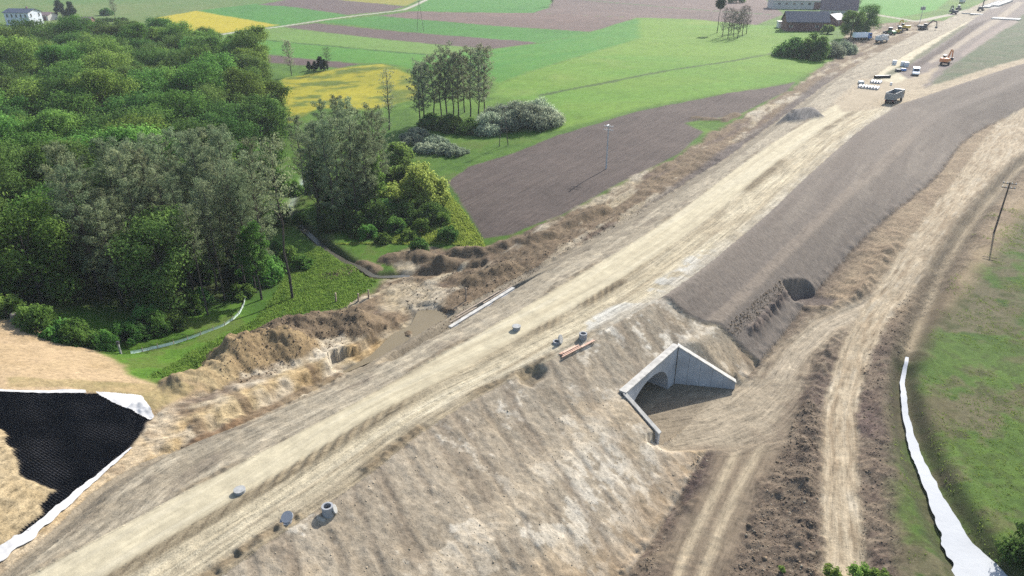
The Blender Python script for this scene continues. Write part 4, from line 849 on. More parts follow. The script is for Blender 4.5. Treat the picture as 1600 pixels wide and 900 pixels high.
def alder_variant(seed, H, Rr, leafmat, nleaf=5200, lsize=.17, base=.35, bark='bark', nb=40, r0=.2):
    r = random.Random(seed); lobes = []; limbs = []; lean = (r.uniform(-.8, .8), r.uniform(-.8, .8))
    for i in range(nb):
        t = (i + r.random()) / nb; z = H * (base + (.97 - base) * t); a = i * 2.4 + r.uniform(-.5, .5); rad = Rr * (.55 + .55 * math.sin(math.pi * min(1, .15 + .85 * t)) ** .8) * r.uniform(.5, 1.05)
        f = z / H; ex, ey, ez = lean[0] * f + rad * math.cos(a), lean[1] * f + rad * math.sin(a), z + rad * r.uniform(.35, .8)
        limbs.append((z, ex, ey, ez, .065 * (1.25 - t)))
        for k in (.45, .75, 1.0): lobes.append((lean[0] * f + (ex - lean[0] * f) * k, lean[1] * f + (ey - lean[1] * f) * k, z + (ez - z) * k + .1, r.uniform(.32, .75)))
    return trunk_mesh('trunk', H * .97, r0, limbs, seed, M[bark], lean), crown('crown', lobes, nleaf, lsize, seed, leafmat, .9, .1, .9, .75)
def bush_variant(seed, H, Rr, leafmat, nleaf=5000, lsize=.2, nl=26, upright=0.0):
    r = random.Random(seed); lobes = []; limbs = []
    for i in range(nl):
        a = r.uniform(0, 6.283); q = math.sqrt(r.random()); rad = Rr * q * .85; z = H * (.96 * math.sqrt(max(.05, 1 - q * q * .9))) * r.uniform(.45, 1.0); lr = min(Rr, H) * r.uniform(.20, .34)
        lobes.append((rad * math.cos(a), rad * math.sin(a), max(lr * .5, z - lr * .7), lr))
        if i % 3 == 0: limbs.append((.2, rad * math.cos(a), rad * math.sin(a), max(.4, z - lr), .06))
    return trunk_mesh('stem', H * .5, .12, limbs, seed, M['bark']), crown('crown', lobes, nleaf, lsize, seed, leafmat, .9, .35, .6, .3)
V = {}
V['broad'] = [broad_variant(11 + i, h, r_, M['leaf_a' if i % 3 else 'leaf_b'], 16000, .215) for i, (h, r_) in enumerate(((14, 6.2), (16.5, 6.4), (13, 5.4), (15, 7.0), (17.5, 6.0), (12, 5.2), (15, 5.8)))]
V['alder'] = [alder_variant(41 + i, h, r_, M['leaf_c'], 5600, .13, .2) for i, (h, r_) in enumerate(((21, 3.0), (23, 2.8), (19, 3.2), (22, 2.6), (18, 2.9)))]
V['talder'] = [alder_variant(61, 22, 2.3, M['leaf_c'], 2400, .12, .5)]
V['grove'] = [alder_variant(71 + i, h, r_, M['leaf_h'], 3200, .15, .24) for i, (h, r_) in enumerate(((16, 2.9), (17.5, 2.6), (15, 3.0)))]
V['bare'] = [alder_variant(81 + i, h, r_, M['leaf_g'], 900, .16, .22) for i, (h, r_) in enumerate(((14, 2.5), (12, 2.8), (15, 2.4)))]
V['willow'] = [bush_variant(91 + i, h, r_, M['leaf_d'], 9000, .22) for i, (h, r_) in enumerate(((5.6, 6.2), (4.8, 5.0)))]
V['wlow'] = [bush_variant(95, 2.6, 4.0, M['leaf_d'], 4000, .2)]
V['yellow'] = [bush_variant(101, 8.6, 4.9, M['leaf_e'], 11000, .24, 34), bush_variant(102, 6.5, 3.2, M['leaf_e'], 6000, .22)]
V['shrub'] = [bush_variant(111 + i, h, r_, M[lm], 3200, .17) for i, (h, r_, lm) in enumerate(((2.2, 1.9, 'leaf_a'), (1.6, 1.6, 'leaf_e'), (2.8, 2.2, 'leaf_b'), (3.4, 2.4, 'leaf_a')))]
V['dark'] = [bush_variant(121, 4.5, 4.2, M['leaf_b'], 5200, .24), bush_variant(122, 7.0, 4.6, M['leaf_b'], 7000, .26)]
V['conifer'] = [bush_variant(131, 10, 3.6, M['leaf_f'], 5000, .28)]
V['small'] = [alder_variant(141, 9, 2.2, M['leaf_e'], 3200, .2, .25), alder_variant(142, 12, 2.4, M['leaf_a'], 3800, .2, .3)]
V['pine'] = [alder_variant(151, 13, 2.2, M['leaf_f'], 1500, .28, .72)]
V['sprig'] = [bush_variant(161, 2.6, 1.1, M['leaf_e'], 1500, .12)]
TREE_RNG = random.Random(5)
def plant(kind, x, y, name, label, cat, group=None, vi=None, scale=1.0, rot=None, z=None, sz=None):
    vs = V[kind]; tm, cm = vs[TREE_RNG.randrange(len(vs)) if vi is None else vi % len(vs)]
    o = bpy.data.objects.new(name, None); COL.objects.link(o); tag(o, label, cat, group); o.empty_display_size = .5
    o.location = (x, y, land_z(x, y) if z is None else z); o.rotation_euler = (0, 0, TREE_RNG.uniform(0, 6.28) if rot is None else rot)
    o.scale = (scale, scale, scale * (sz or TREE_RNG.uniform(.93, 1.08)))
    for nm, me in (('trunk' if cat == 'tree' else 'stem', tm), ('crown', cm)):
        c = bpy.data.objects.new(nm, me); COL.objects.link(c); c.parent = o
    return o
def plant_px(kind, px, py, *a, **k):
    x, y = GP([(px, py)])[0]; return plant(kind, x, y, *a, **k)
# the wood on the left
ALDERS = np.array([(-35, 97), (-43, 86.5), (-55, 84), (-62, 92), (-66, 108), (-64, 124), (-54, 128), (-46, 116)])
pts = []
r_ = random.Random(12); tries = 0
while tries < 26000 and len(pts) < 285:
    tries += 1
    yy = 72 + (r_.random() ** 1.5) * 300; xx = r_.uniform(-.93 * yy - 26, -28)
    if not inside(np.array([xx]), np.array([yy]), WOOD)[0]: continue
    al = bool(inside(np.array([xx]), np.array([yy]), ALDERS)[0]); sp = 3.0 if al else 6.0 + yy * .010
    if sdist(np.array([xx]), np.array([yy]), CLEARING)[0] > -1.5: continue
    if all((xx - q[0]) ** 2 + (yy - q[1]) ** 2 > ((sp + (3.0 if q[2] else 6.0 + q[1] * .010)) / 2) ** 2 for q in pts): pts.append((xx, yy, al))
zz = land(np.array([p[0] for p in pts]), np.array([p[1] for p in pts]))
for (xx, yy, al), z_ in zip(pts, zz):
    if al: plant('alder', xx, yy, 'alder_tree', 'tall thin grey green alder with a dark trunk inside the front of the wood', 'tree', 'alders at the front of the wood', scale=TREE_RNG.uniform(.72, .95), z=z_)
    else:
        front = yy < 100; w_ = (xx + .62 * yy) / yy        # how far right in the wood
        zone = 'at the front edge of the wood by the sand clearing' if front else ('at the back of the wood just below the white house' if yy > 215 and w_ < -.02 else 'at the back of the wood facing the far rapeseed field' if yy > 215 else
               'on the right edge of the wood facing the near rapeseed field' if w_ > .12 and yy > 150 else 'right behind the grey alders' if w_ > -.08 and yy < 165 else 'in the left part of the wood near the picture edge' if w_ < -.12 else 'in the middle of the wood')
        sc_ = TREE_RNG.uniform(.82, 1.1) if front else TREE_RNG.uniform(.85, 1.15)
        look = 'large' if sc_ > (1.05 if not front else 1.0) else 'small' if sc_ < (.94 if not front else .9) else 'middle sized'
        plant('broad', xx, yy, 'broadleaf_tree', look + ' green tree ' + zone, 'tree', 'broadleaf trees of the wood', scale=sc_, z=z_)
plant_px('talder', 457, 466, 'alder_tree', 'tallest leaning alder standing alone on the grass at the right edge of the wood', 'tree', vi=0, scale=1.04, sz=1.04)
for px, py, k, sc, lab in ((409, 468, 'small', .9, 'slim young light green tree on the grass left of the tallest alder'), (325, 492, 'talder', .75, 'thin alder at the lower front corner of the wood'), (385, 455, 'talder', .85, 'thin pair trunk alder behind the white silt fence end'), (352, 470, 'talder', .8, 'thin dark alder in front of the wood near the silt fence')):
    plant_px(k, px, py, 'young_tree' if k == 'small' else 'alder_tree', lab, 'tree', scale=sc)
# undergrowth below the front alders
r_ = random.Random(77); k_ = 0
while k_ < 34:
    xx, yy = r_.uniform(-68, -34), r_.uniform(84, 128)
    if not inside(np.array([xx]), np.array([yy]), ALDERS)[0]: continue
    k_ += 1; plant('shrub', xx, yy, 'shrub', 'low green shrub in the undergrowth below the front alders', 'shrub', 'undergrowth of the wood', vi=(0, 2, 3, 2)[k_ % 4], scale=r_.uniform(.8, 1.5))
# second alder group
G2 = [(497, 318), (508, 338), (522, 322), (532, 346), (545, 330), (556, 350), (566, 322), (480, 306), (540, 305), (580, 338), (515, 300), (560, 302), (590, 318)]
G2 += [(500, 352), (528, 362), (572, 345), (600, 300)]
for px, py in G2: plant_px('alder', px, py, 'alder_tree', 'tall grey alder in the clump between the creek and the yellow green bush', 'tree', 'alders of the clump by the creek', scale=TREE_RNG.uniform(.78, .98))
G3 = [(656, 199), (664, 194), (680, 188), (690, 184), (699, 187), (708, 182), (716, 187), (735, 184), (747, 188), (757, 185), (726, 176)]
for px, py in G3: plant_px('grove', px, py, 'alder_tree', 'tall thin alder in the grove left of the silver willow thicket', 'tree', 'alders of the small grove', scale=TREE_RNG.uniform(.95, 1.15))
V['lone'] = [alder_variant(85, 14, 2.0, M['leaf_h'], 900, .14, .3)]
plant_px('lone', 608, 202, 'bare_tree', 'lone thin almost bare tree in front of the near rapeseed field', 'tree', vi=0, scale=1.15)
for i, (px, py, sc) in enumerate(((765, 205, .95), (795, 202, 1.05), (825, 200, 1.1), (850, 196, .9), (805, 186, 1.1), (842, 184, .95), (775, 190, .95))):
    plant_px('willow', px, py, 'willow_bush', 'silver green willow bush in the thicket above the ploughed field corner', 'bush', 'willows of the large thicket', scale=sc)
for i, (px, py, sc) in enumerate(((640, 222, 1.0), (668, 236, .95), (695, 238, 1.0), (715, 242, .8), (652, 212, .9), (680, 226, .9))):
    plant_px('wlow', px, py, 'willow_bush', 'low silver willow bush in the row below the small alder grove', 'bush', 'low willows below the grove', scale=sc)
plant_px('yellow', 664, 322, 'round_bush', 'big round yellow green bush beside the tip of the ploughed field', 'bush', vi=0, scale=1.0)
plant_px('yellow', 612, 322, 'round_bush', 'smaller yellow green bush left of the big round bush', 'bush', vi=1, scale=1.1)
for i, (px, py, k, vi, sc) in enumerate(((500, 340, 'small', 1, .9), (530, 356, 'dark', 1, .8), (560, 340, 'dark', 1, .85), (590, 335, 'small', 1, .9), (575, 300, 'dark', 1, .9), (610, 290, 'yellow', 1, 1.0), (540, 318, 'dark', 1, .9), (640, 300, 'dark', 1, .9), (590, 355, 'dark', 1, .7))):
    plant_px(k, px, py, 'bush' if k != 'small' else 'young_tree', 'leafy green growth filling the stand between the creek and the ploughed field', 'bush' if k != 'small' else 'tree', 'growth inside the stand by the creek', vi=vi, scale=sc)
plant_px('yellow', 622, 255, 'round_bush', 'light green bush behind the yellow green bushes', 'bush', vi=1, scale=1.1)
for i, (px, py, sc, lab) in enumerate(((600, 345, 1.0, 'dark green bush below the smaller yellow green bush'), (636, 345, .9, 'dark green bush at the foot of the big round bush'), (675, 345, .8, 'dark green bush right under the big round bush'), (590, 290, 1.0, 'dark green bush between the alder clump and the light green bush'), (675, 200, .9, 'dark bush at the foot of the small alder grove'), (705, 203, 1.0, 'dark bush between the small grove and the silver thicket'), (735, 207, .9, 'dark bush at the left end of the silver thicket'), (566, 360, .8, 'dark bush at the foot of the alder clump'), (520, 350, .7, 'dark bush left under the alder clump'))):
    plant_px('dark', px, py, 'dark_bush', lab, 'bush', 'dark bushes in the damp valley', vi=0, scale=sc)
for i, (px, py, vi, sc) in enumerate(((560, 368, 0, .9), (700, 372, 2, .9), (655, 392, 2, .8), (640, 372, 0, .8), (600, 378, 0, .8), (535, 352, 0, 1.0), (575, 372, 3, .8), (618, 362, 3, .9), (660, 362, 3, .8), (690, 350, 3, .7))):
    plant_px('shrub', px, py, 'shrub', 'low green shrub in the thicket between the brook and the ploughed field tip', 'shrub', 'shrubs by the brook', vi=vi, scale=sc)
for i, (px, py, vi, sc) in enumerate(((470, 418, 0, 1.0), (455, 410, 3, .8), (420, 430, 0, .8), (490, 300, 0, .9), (460, 300, 3, .9), (470, 345, 3, .8), (445, 350, 3, .9), (430, 395, 3, .7))):
    plant_px('shrub', px, py, 'shrub', 'green shrub on the grass strip between the wood and the creek', 'shrub', 'shrubs along the creek', vi=vi, scale=sc)
for i, (px, py, vi, sc) in enumerate(((50, 508, 3, .8), (70, 516, 3, .9), (95, 528, 0, 1.1), (118, 534, 3, .9), (140, 540, 0, 1.0), (165, 545, 3, .7), (195, 536, 3, .8), (215, 528, 2, .8), (245, 520, 3, .8), (275, 512, 2, .8), (12, 496, 3, .9), (230, 512, 3, .9))):
    plant_px('shrub', px, py, 'shrub', 'leafy shrub on the wood edge above the sand clearing', 'shrub', 'shrubs on the wood edge', vi=vi, scale=sc)
# far trees
for i, (px, py) in enumerate(((1128, 58), (1137, 60), (1146, 57), (1152, 60), (1160, 56), (1166, 53), (1142, 52), (1156, 50))):
    plant_px('bare', px, py, 'bare_tree', 'bare dark tree in the small clump out on the far meadow', 'tree', 'bare trees on the meadow', scale=.95)
plant_px('pine', 1120, 52, 'pine_tree', 'lone dark pine with a bare trunk left of the bare clump on the meadow', 'tree', vi=0, scale=1.1)
for px, py, k, vi, sc, nm, lab in ((1238, 88, 'dark', 0, 1.8, 'bush', 'left dense bush at the end of the meadow hedge line'), (1270, 92, 'dark', 1, 1.35, 'bush', 'tall dense bush in the middle of the bushes below the barn'), (1296, 88, 'willow', 1, 1.3, 'bush', 'pale bush right of the dense bushes below the barn'), (1318, 82, 'willow', 1, 1.0, 'bush', 'low pale bush nearest to the road works below the barn'), (1256, 86, 'willow', 1, 1.1, 'bush', 'pale bush between the two dense bushes below the barn'),
    (1293, 53, 'yellow', 1, 1.0, 'bush', 'round green bush at the right end of the barn'), (1348, 57, 'broad', 3, .85, 'tree', 'green tree beside the blue truck in the farm yard'), (1328, 60, 'broad', 5, .95, 'tree', 'green tree nearest to the brown roofed farmhouse'), (1338, 22, 'bare', 1, .9, 'tree', 'faint bare tree on the far green field behind the farm'),
    (98, 28, 'conifer', 0, 1.1, 'tree', 'dark conifer left of the pair beside the white house'), (112, 29, 'conifer', 0, 1.0, 'tree', 'dark conifer right of the pair beside the white house'), (180, 27, 'grove', 0, .8, 'tree', 'bare branched tree at the end of the dark hedge far left'), (168, 24, 'dark', 0, 1.1, 'bush', 'grey bush beside the bare branched tree far left'),
    (456, 118, 'grove', 2, .75, 'tree', 'small grey tree above the near rapeseed field'), (512, 110, 'bare', 1, .6, 'tree', 'small bare tree right of the dark bushes above the near rapeseed field'),
    (863, 10, 'bare', 2, .8, 'tree', 'tiny dark tree at the far end of the top green field'), (1150, 4, 'dark', 1, 1.3, 'bush', 'dark tree mass beside the large shed at the top of the picture')):
    plant_px(k, px, py, {'tree': 'tree', 'bush': 'bush'}[nm] if k not in ('conifer',) else 'conifer_tree', lab, nm, vi=vi, scale=sc)
for i, (px, py, sc) in enumerate(((484, 110, .32), (492, 110, .36), (500, 110, .5), (507, 110, .42))):
    plant_px('conifer', px, py, 'conifer_bush', 'small dark clipped conifer in the row above the near rapeseed field', 'bush', 'clipped conifers in a row', scale=sc)
for i in range(9): plant_px('dark', 142 + i * 6.5, 36 - i * .35, 'hedge_bush', 'dark hedge bush in the row behind the far left garden', 'bush', 'hedge bushes far left', vi=0, scale=.55)
for px, py, vi, sc, lab in ((1338, 915, 0, 1.0, 'bright green sapling at the bottom edge on the service track'), (1297, 908, 0, .75, 'small bright sapling left of the service track at the bottom edge'), (1365, 920, 0, .9, 'bright sapling right of the service track at the bottom edge'), (1220, 893, 0, .28, 'tiny green plant on the dark soil at the bottom edge'), (1530, 925, 0, .9, 'green bush beside the white water at the bottom edge')):
    plant_px('sprig', px, py, 'sapling', lab, 'sapling', vi=vi, scale=sc)
plant_px('dark', 1625, 880, 'dark_bush', 'dark bush cut by the right edge of the picture', 'bush', vi=0, scale=.75)
# ------------------------------------------------------------------ vehicles
def paint_mat(name, rgb, rough=.35): return plain(name, rgb, rough, 0, .10, 1.2, 0, .5)
M['rubber'] = plain('rubber', (.025, .025, .026), .85, 0, .3, 5, 0, .2)
M['rim'] = plain('rim_steel', (.35, .35, .36), .5, .6, .2, 5)
M['glass'] = plain('dark_glass', (.02, .03, .04), .08, 0, .1, 2, 0, .6)
M['white_paint'] = paint_mat('white_paint', (.80, .81, .82)); M['orange'] = paint_mat('orange_paint', (.62, .20, .06)); M['blue'] = paint_mat('blue_paint', (.05, .17, .42)); M['grey_paint'] = paint_mat('grey_paint', (.23, .23, .22), .6); M['dark_steel'] = plain('dark_steel', (.055, .055, .06), .6, .3, .3, 3)
M['yellow_p'] = paint_mat('yellow_paint', (.60, .40, .06)); M['green_p'] = paint_mat('green_paint', (.06, .22, .09)); M['lamp_red'] = paint_mat('red_lamp', (.4, .02, .02)); M['lamp_white'] = paint_mat('clear_lamp', (.8, .8, .75)); M['beige'] = paint_mat('pale_grey_paint', (.50, .50, .48), .5)
def wheel(parent, x, y, r, w):
    t = MB().bar((x - w / 2, y, r), (x + w / 2, y, r), r, n=16).build('wheel', M['rubber'], parent)
    MB().bar((x - w / 2 - .015, y, r), (x + w / 2 + .015, y, r), r * .55, n=12).build('rim', M['rim'], t)
def van(loc, rz, label):
    t = thing('van', loc, label, 'van', rz)
    side = [(-2.7, .35), (2.45, .35), (2.75, .55), (2.72, .95), (2.1, 1.22), (1.35, 1.30), (.75, 2.10), (.35, 2.30), (-2.6, 2.34), (-2.72, 2.15)]
    MB().prism(side, 'x', -.97, .97).build('body', M['white_paint'], t, .04)
    mb = MB(); mb.add([(-.82, 1.33, 1.36), (.82, 1.33, 1.36), (.74, .78, 2.07), (-.74, .78, 2.07)], [(0, 1, 2, 3)])
    for v in range(4): mb.v[v] = (mb.v[v][0], mb.v[v][1] + .03, mb.v[v][2] + .03)
    mb.build('windscreen', M['glass'], t)
    for s in (-1, 1):
        MB().box((s * .975, .55, 1.62), (.03, .95, .55)).build('window', M['glass'], t); MB().box((s * .975, -.9, 1.68), (.03, 1.4, .5)).build('window', M['glass'], t)
        MB().box((s * .68, 2.74, .82), (.36, .06, .2)).build('headlight', M['lamp_white'], t); MB().box((s * 1.1, .95, 1.4), (.2, .1, .26)).build('mirror', M['dark_steel'], t)
    MB().box((0, 2.76, .48), (1.8, .1, .2)).build('bumper', M['dark_steel'], t)
    for x in (-.86, .86):
        for y in (-1.75, 1.75): wheel(t, x, y, .36, .24)
    return t
def truck(loc, rz, label, cabm, bedm, bed='tipper', name='dump_truck', cat='truck'):
    t = thing(name, loc, label, cat, rz)
    MB().box((0, -.2, .85), (.9, 8.2, .3)).build('chassis', M['dark_steel'], t)
    c = MB().prism([(2.35, .7), (4.25, .7), (4.3, 1.5), (4.12, 2.75), (3.9, 3.0), (2.35, 3.0)], 'x', -1.22, 1.22).build('cab', cabm, t, .04)
    w = MB(); w.add([(-1.05, 4.28, 1.75), (1.05, 4.28, 1.75), (1.0, 4.16, 2.65), (-1.0, 4.16, 2.65)], [(0, 1, 2, 3)]); w.build('windscreen', M['glass'], c)
    for s in (-1, 1): MB().box((s * 1.225, 3.5, 2.1), (.03, 1.0, .8)).build('window', M['glass'], c); MB().box((s * .9, 4.31, 1.05), (.35, .06, .22)).build('headlight', M['lamp_white'], c); MB().box((s * .95, -4.36, .95), (.3, .06, .16)).build('tail_lamp', M['lamp_red'], t)
    if bed == 'tipper':
        mb = MB(); x, y0, y1, z0, z1, th = 1.25, -4.3, 2.15, 1.15, 2.95, .09
        mb.box((0, (y0 + y1) / 2, z0 + .05), (2 * x - .2, y1 - y0 - .2, .1))
        for s in (-1, 1): mb.box((s * x, (y0 + y1) / 2, (z0 + z1) / 2), (th, y1 - y0, z1 - z0))
        mb.box((0, y1, (z0 + z1) / 2 + .1), (2 * x - th, th, z1 - z0 + .2)); b = mb.build('tipping_body', bedm, t)
        MB().box((0, y0 + .02, (z0 + z1) / 2 - .05), (2 * x - th - .02, th, z1 - z0 - .15)).build('tailgate', bedm, b)
        for k in range(5):
            for s in (-1, 1): MB().box((s * (x + .09), y0 + .7 + k * 1.25, (z0 + z1) / 2), (.1, .12, z1 - z0 - .06)).build('rib', bedm, b)
        MB().box((0, y1 + .25, z1 + .16), (2.3, .5, .08)).build('cab_guard', bedm, b)
    else:
        MB().box((0, -1.05, 2.15), (2.5, 6.4, 2.1)).build('cargo_box', bedm, t, .05)
    for x in (-1.0, 1.0):
        for y in (-3.2, -1.9, 3.1): wheel(t, x, y, .52, .42)
    return t
def excavator(loc, rz, swing, label, m_body, reach=1.0, name='excavator'):
    t = thing(name, loc, label, 'excavator', rz)
    for s in (-1, 1):
        tr = MB().prism([(-2.0, .1), (-1.7, 0), (1.7, 0), (2.0, .1), (2.15, .45), (1.95, .85), (-1.95, .85), (-2.15, .45)], 'x', s * 1.2 - .3, s * 1.2 + .3).build('track', M['rubber'], t)
        for k in range(5): MB().bar((s * 1.2 - .33, -1.5 + k * .75, .35), (s * 1.2 + .33, -1.5 + k * .75, .35), .22, n=10).build('roller', M['dark_steel'], tr)
    MB().box((0, 0, .75), (2.0, 2.6, .5)).build('undercarriage', M['dark_steel'], t)
    h = bpy.data.objects.new('upper_body', None); COL.objects.link(h); h.parent = t; h.location = (0, 0, 1.0); h.rotation_euler = (0, 0, swing)
    MB().prism([(-2.6, .15), (1.5, .15), (1.5, .8), (.2, 1.35), (-2.3, 1.45), (-2.65, 1.1)], 'x', -1.3, 1.3).build('engine_housing', m_body, h, .05)
    MB().box((0, -2.5, .75), (2.6, .55, 1.05), (1, .6)).build('counterweight', m_body, h, .08)
    MB().box((-.85, .9, 1.35), (.85, 1.5, 1.55), (.9, .85)).build('cab', M['glass'], h, .05)
    MB().box((-.85, .9, 2.17), (.86, 1.45, .1)).build('cab_roof', M['white_paint'], h)
    k1 = (.1, 1.2, .9); k2 = (.1, 3.6 * reach, 3.7); k3 = (.1, 5.6 * reach, 3.2); k4 = (.1, 6.2 * reach, .9)
    MB().plank(k1, k2, .38, .55).plank(k2, k3, .34, .5).build('boom', m_body, h); MB().plank(k3, k4, .28, .4).build('stick', m_body, h)
    MB().plank((.1, 1.3, .9), (.1, 2.9 * reach, 2.6), .14, .14).build('cylinder', M['dark_steel'], h)
    MB().prism([(k4[1] - .5, .9), (k4[1] + .35, .9), (k4[1] + .3, .3), (k4[1] - .3, -.15), (k4[1] - .75, .25)], 'x', -.5, .7).build('bucket', M['dark_steel'], h)
    return t
def loader(loc, rz, label, m_body, name='wheel_loader', cat='loader'):
    t = thing(name, loc, label, cat, rz)
    MB().prism([(-2.9, .8), (.2, .8), (.2, 1.6), (-.8, 1.9), (-2.8, 1.8)], 'x', -.95, .95).build('engine_housing', m_body, t, .05)
    MB().box((0, .25, 1.2), (1.7, 2.6, .7)).build('frame', m_body, t)
    MB().box((0, .15, 2.35), (1.5, 1.5, 1.6), (.9, .85)).build('cab', M['glass'], t, .04); MB().box((0, .15, 3.2), (1.55, 1.5, .12)).build('cab_roof', M['white_paint'], t)
    for s in (-1, 1): MB().plank((s * .55, .9, 1.7), (s * .55, 3.0, 1.0), .18, .36).build('lift_arm', m_body, t)
    MB().prism([(2.9, .2), (4.0, .15), (3.9, .35), (3.2, .5), (3.05, 1.35), (2.8, 1.2)], 'x', -1.35, 1.35).build('bucket', M['dark_steel'], t)
    for x in (-1.0, 1.0):
        for y in (-1.8, 1.4): wheel(t, x, y, .75, .55)
    return t
HD = -R(40)
truck(ground_at(1396, 159), HD - R(3), 'grey dump truck with an open body at the edge of the sand road', M['grey_paint'], M['grey_paint'])
van(ground_at(1430, 117), HD + R(180) + R(14), 'white van parked facing the camera beside the pipe stacks')
excavator(ground_at(1476, 101), HD + R(8), R(-14), 'orange tracked excavator with its back to the camera beyond the white van', M['orange'])
truck(ground_at(1346, 62), -R(78), 'blue truck with a white roof box beside the green farm trees', M['blue'], M['white_paint'], 'box', 'box_truck')
truck(ground_at(1377, 66), HD - R(8), 'pale grey dump truck on the left track in front of the tractor', M['beige'], M['beige'], 'tipper')
loader(ground_at(1390, 54), HD + R(60), 'small green tractor behind the pale grey dump truck', M['green_p'], 'tractor', 'tractor')
loader(ground_at(1404, 52), HD, 'brown yellow wheel loader on the left track near the junction', M['yellow_p'])
excavator(ground_at(1413, 47), HD + R(20), R(30), 'dark yellow excavator beside the wheel loader on the left track', M['yellow_p'], .8)
excavator(ground_at(1442, 47), HD - R(20), R(-40), 'dark excavator with raised boom at the road junction', M['dark_steel'])
excavator(ground_at(1490, 22), HD, R(40), 'dark excavator on the far lane beside the green field', M['dark_steel'], .8)
loader(ground_at(1497, 16), HD, 'far dark wheel loader behind the excavator on the lane', M['dark_steel'])
truck(ground_at(1503, 5), HD, 'far small truck with a blue cab at the end of the green field', M['blue'], M['beige'], 'box', 'box_truck')
# piling rig far away
px_, py_, pz_ = ground_at(1532, 17); t = thing('drilling_rig', (px_, py_, pz_), 'dark drilling rig with a tall mast far up the road works', 'drilling rig', HD)
for s in (-1, 1): MB().prism([(-2.4, 0), (2.4, 0), (2.7, .5), (2.3, 1.0), (-2.3, 1.0), (-2.7, .5)], 'x', s * 1.4 - .35, s * 1.4 + .35).build('track', M['rubber'], t)
MB().box((0, -.6, 1.9), (2.7, 4.6, 1.6), (1, .9)).build('housing', M['dark_steel'], t, .06); MB().box((-.9, 1.2, 2.4), (.9, 1.3, 1.6)).build('cab', M['glass'], t); MB().box((.2, 2.6, 6.5), (.6, .6, 12.5)).build('mast', M['dark_steel'], t); MB().bar((.2, 3.1, .3), (.2, 3.1, 9), .16).build('drill_rod', M['rim'], t)

# ------------------------------------------------------------------ poles
M['pole_wood'] = plain('pole_wood', (.085, .07, .058), .9, 0, .3, 2, .2, .1); M['pole_conc'] = plain('pole_concrete', (.42, .41, .39), .85, 0, .15, 2, .1, .2); M['insul'] = plain('insulator', (.7, .7, .68), .3, 0, .05, 2)
def pole(px, py, h, label, kind='single', mat='pole_conc', rz=0.0, arms=1, lamp=False):
    t = thing('utility_pole', ground_at(px, py), label, 'utility pole', rz)
    if kind == 'single': MB().bar((0, 0, -.5), (0, 0, h), .17, .11, 10).build('pole', M[mat], t)
    else:
        for s in (-1, 1): MB().bar((s * h * .12, 0, -.5), (s * .14, 0, h), .10, .07, 8).build('leg', M[mat], t)
        MB().plank((-h * .07, 0, h * .45), (h * .07, 0, h * .45), .12, .12).build('brace', M[mat], t)
    for k in range(arms):
        z = h - .25 - k * .75; a = MB().plank((-1.0, 0, z), (1.0, 0, z), .12, .12).build('crossarm', M[mat], t)
        for x in (-.9, -.35, .35, .9): MB().bar((x, 0, z + .06), (x, 0, z + .26), .06, .04, 8).build('insulator', M['insul'], a)
    if lamp: MB().box((0, -.5, h + .1), (.28, 1.1, .14), (.8, 1)).build('lamp_head', M['insul'], t)
    return t
pole(947, 264, 9.2, 'grey concrete pole standing alone in the ploughed field', rz=R(-25), arms=2, lamp=True)
pole(787, 228, 9.5, 'slim A shaped pole in front of the silver willow thicket', 'A', 'pole_wood', R(10))
pole(657, 50, 15, 'tall A shaped pole standing in the far strip fields', 'A', 'pole_wood', R(10))
pole(1553, 364, 9.3, 'dark wooden pole with insulators on the right meadow', 'single', 'pole_wood', R(-30), 2)
t = pole(1437, 36, 9, 'pole with a sign box at the far road junction', 'single', 'pole_conc', 0, 1); MB().box((0, 0, 7.6), (2.6, .4, 1.6)).build('sign_box', M['grey_paint'], t)

# ------------------------------------------------------------------ manholes, pipes, small site things
M['ring'] = plain('concrete_ring', (.25, .255, .26), .8, 0, .12, 3, .1, .3); M['lid'] = plain('concrete_lid', (.27, .27, .255), .8, 0, .2, 3, .1, .3); M['pvc'] = plain('orange_pipe', (.50, .30, .20), .5, 0, .08, 2, 0, .4); M['pipe_white'] = plain('white_pipe', (.62, .62, .63), .5, 0, .06, 2, 0, .4); M['black_pl'] = plain('black_pipe', (.02, .02, .022), .5, 0, .2, 2, 0, .4)
def disc(parent, c, r, h, nrm, mat, name='lid'):
    n = Vector(nrm).normalized(); return MB().bar(Vector(c) - n * h / 2, Vector(c) + n * h / 2, r, n=24).build(name, mat, parent)
def shaft(px, py, h, label, lid=None):
    t = thing('manhole', ground_at(px, py), label, 'manhole'); MB().tube((0, 0, -.3), .44, .30, h + .3, 28).build('shaft_ring', M['ring'], t)
    MB().bar((0, 0, -.25), (0, 0, -.2), .31, n=20).build('shaft_bottom', M['black_pl'], t)
    if lid: disc(t, *lid)
    return t
shaft(513, 802, .75, 'open grey concrete manhole ring with a white lid leaning on it', ((.5, .10, .34), .36, .1, (.95, .1, .35), M['lid']))
t = shaft(375, 769, .18, 'low manhole with a pale round cover on the near sand lane'); disc(t, (0, 0, .24), .46, .12, (0, 0, 1), M['lid'])
t = shaft(447, 815, .14, 'grey manhole cover lying tilted on a heap near the open ring'); disc(t, (.1, .1, .36), .46, .12, (-.15, -.45, .85), M['ring'])
t = shaft(807, 515, .35, 'manhole with a white round cover between the two sand lanes'); disc(t, (0, 0, .42), .5, .12, (0, 0, 1), M['lid'])
t = shaft(870, 536, .25, 'manhole with a grey lid propped upright near the orange pipes'); disc(t, (.4, 0, .5), .5, .12, (.9, -.35, .3), M['lid'])
t = shaft(911, 527, .5, 'dark open manhole behind the orange pipes')
o_ = ground_at(897, 546); t = thing('pipe_bundle', o_, 'bundle of orange plastic pipes lying on the right verge', 'pipes', -R(47))
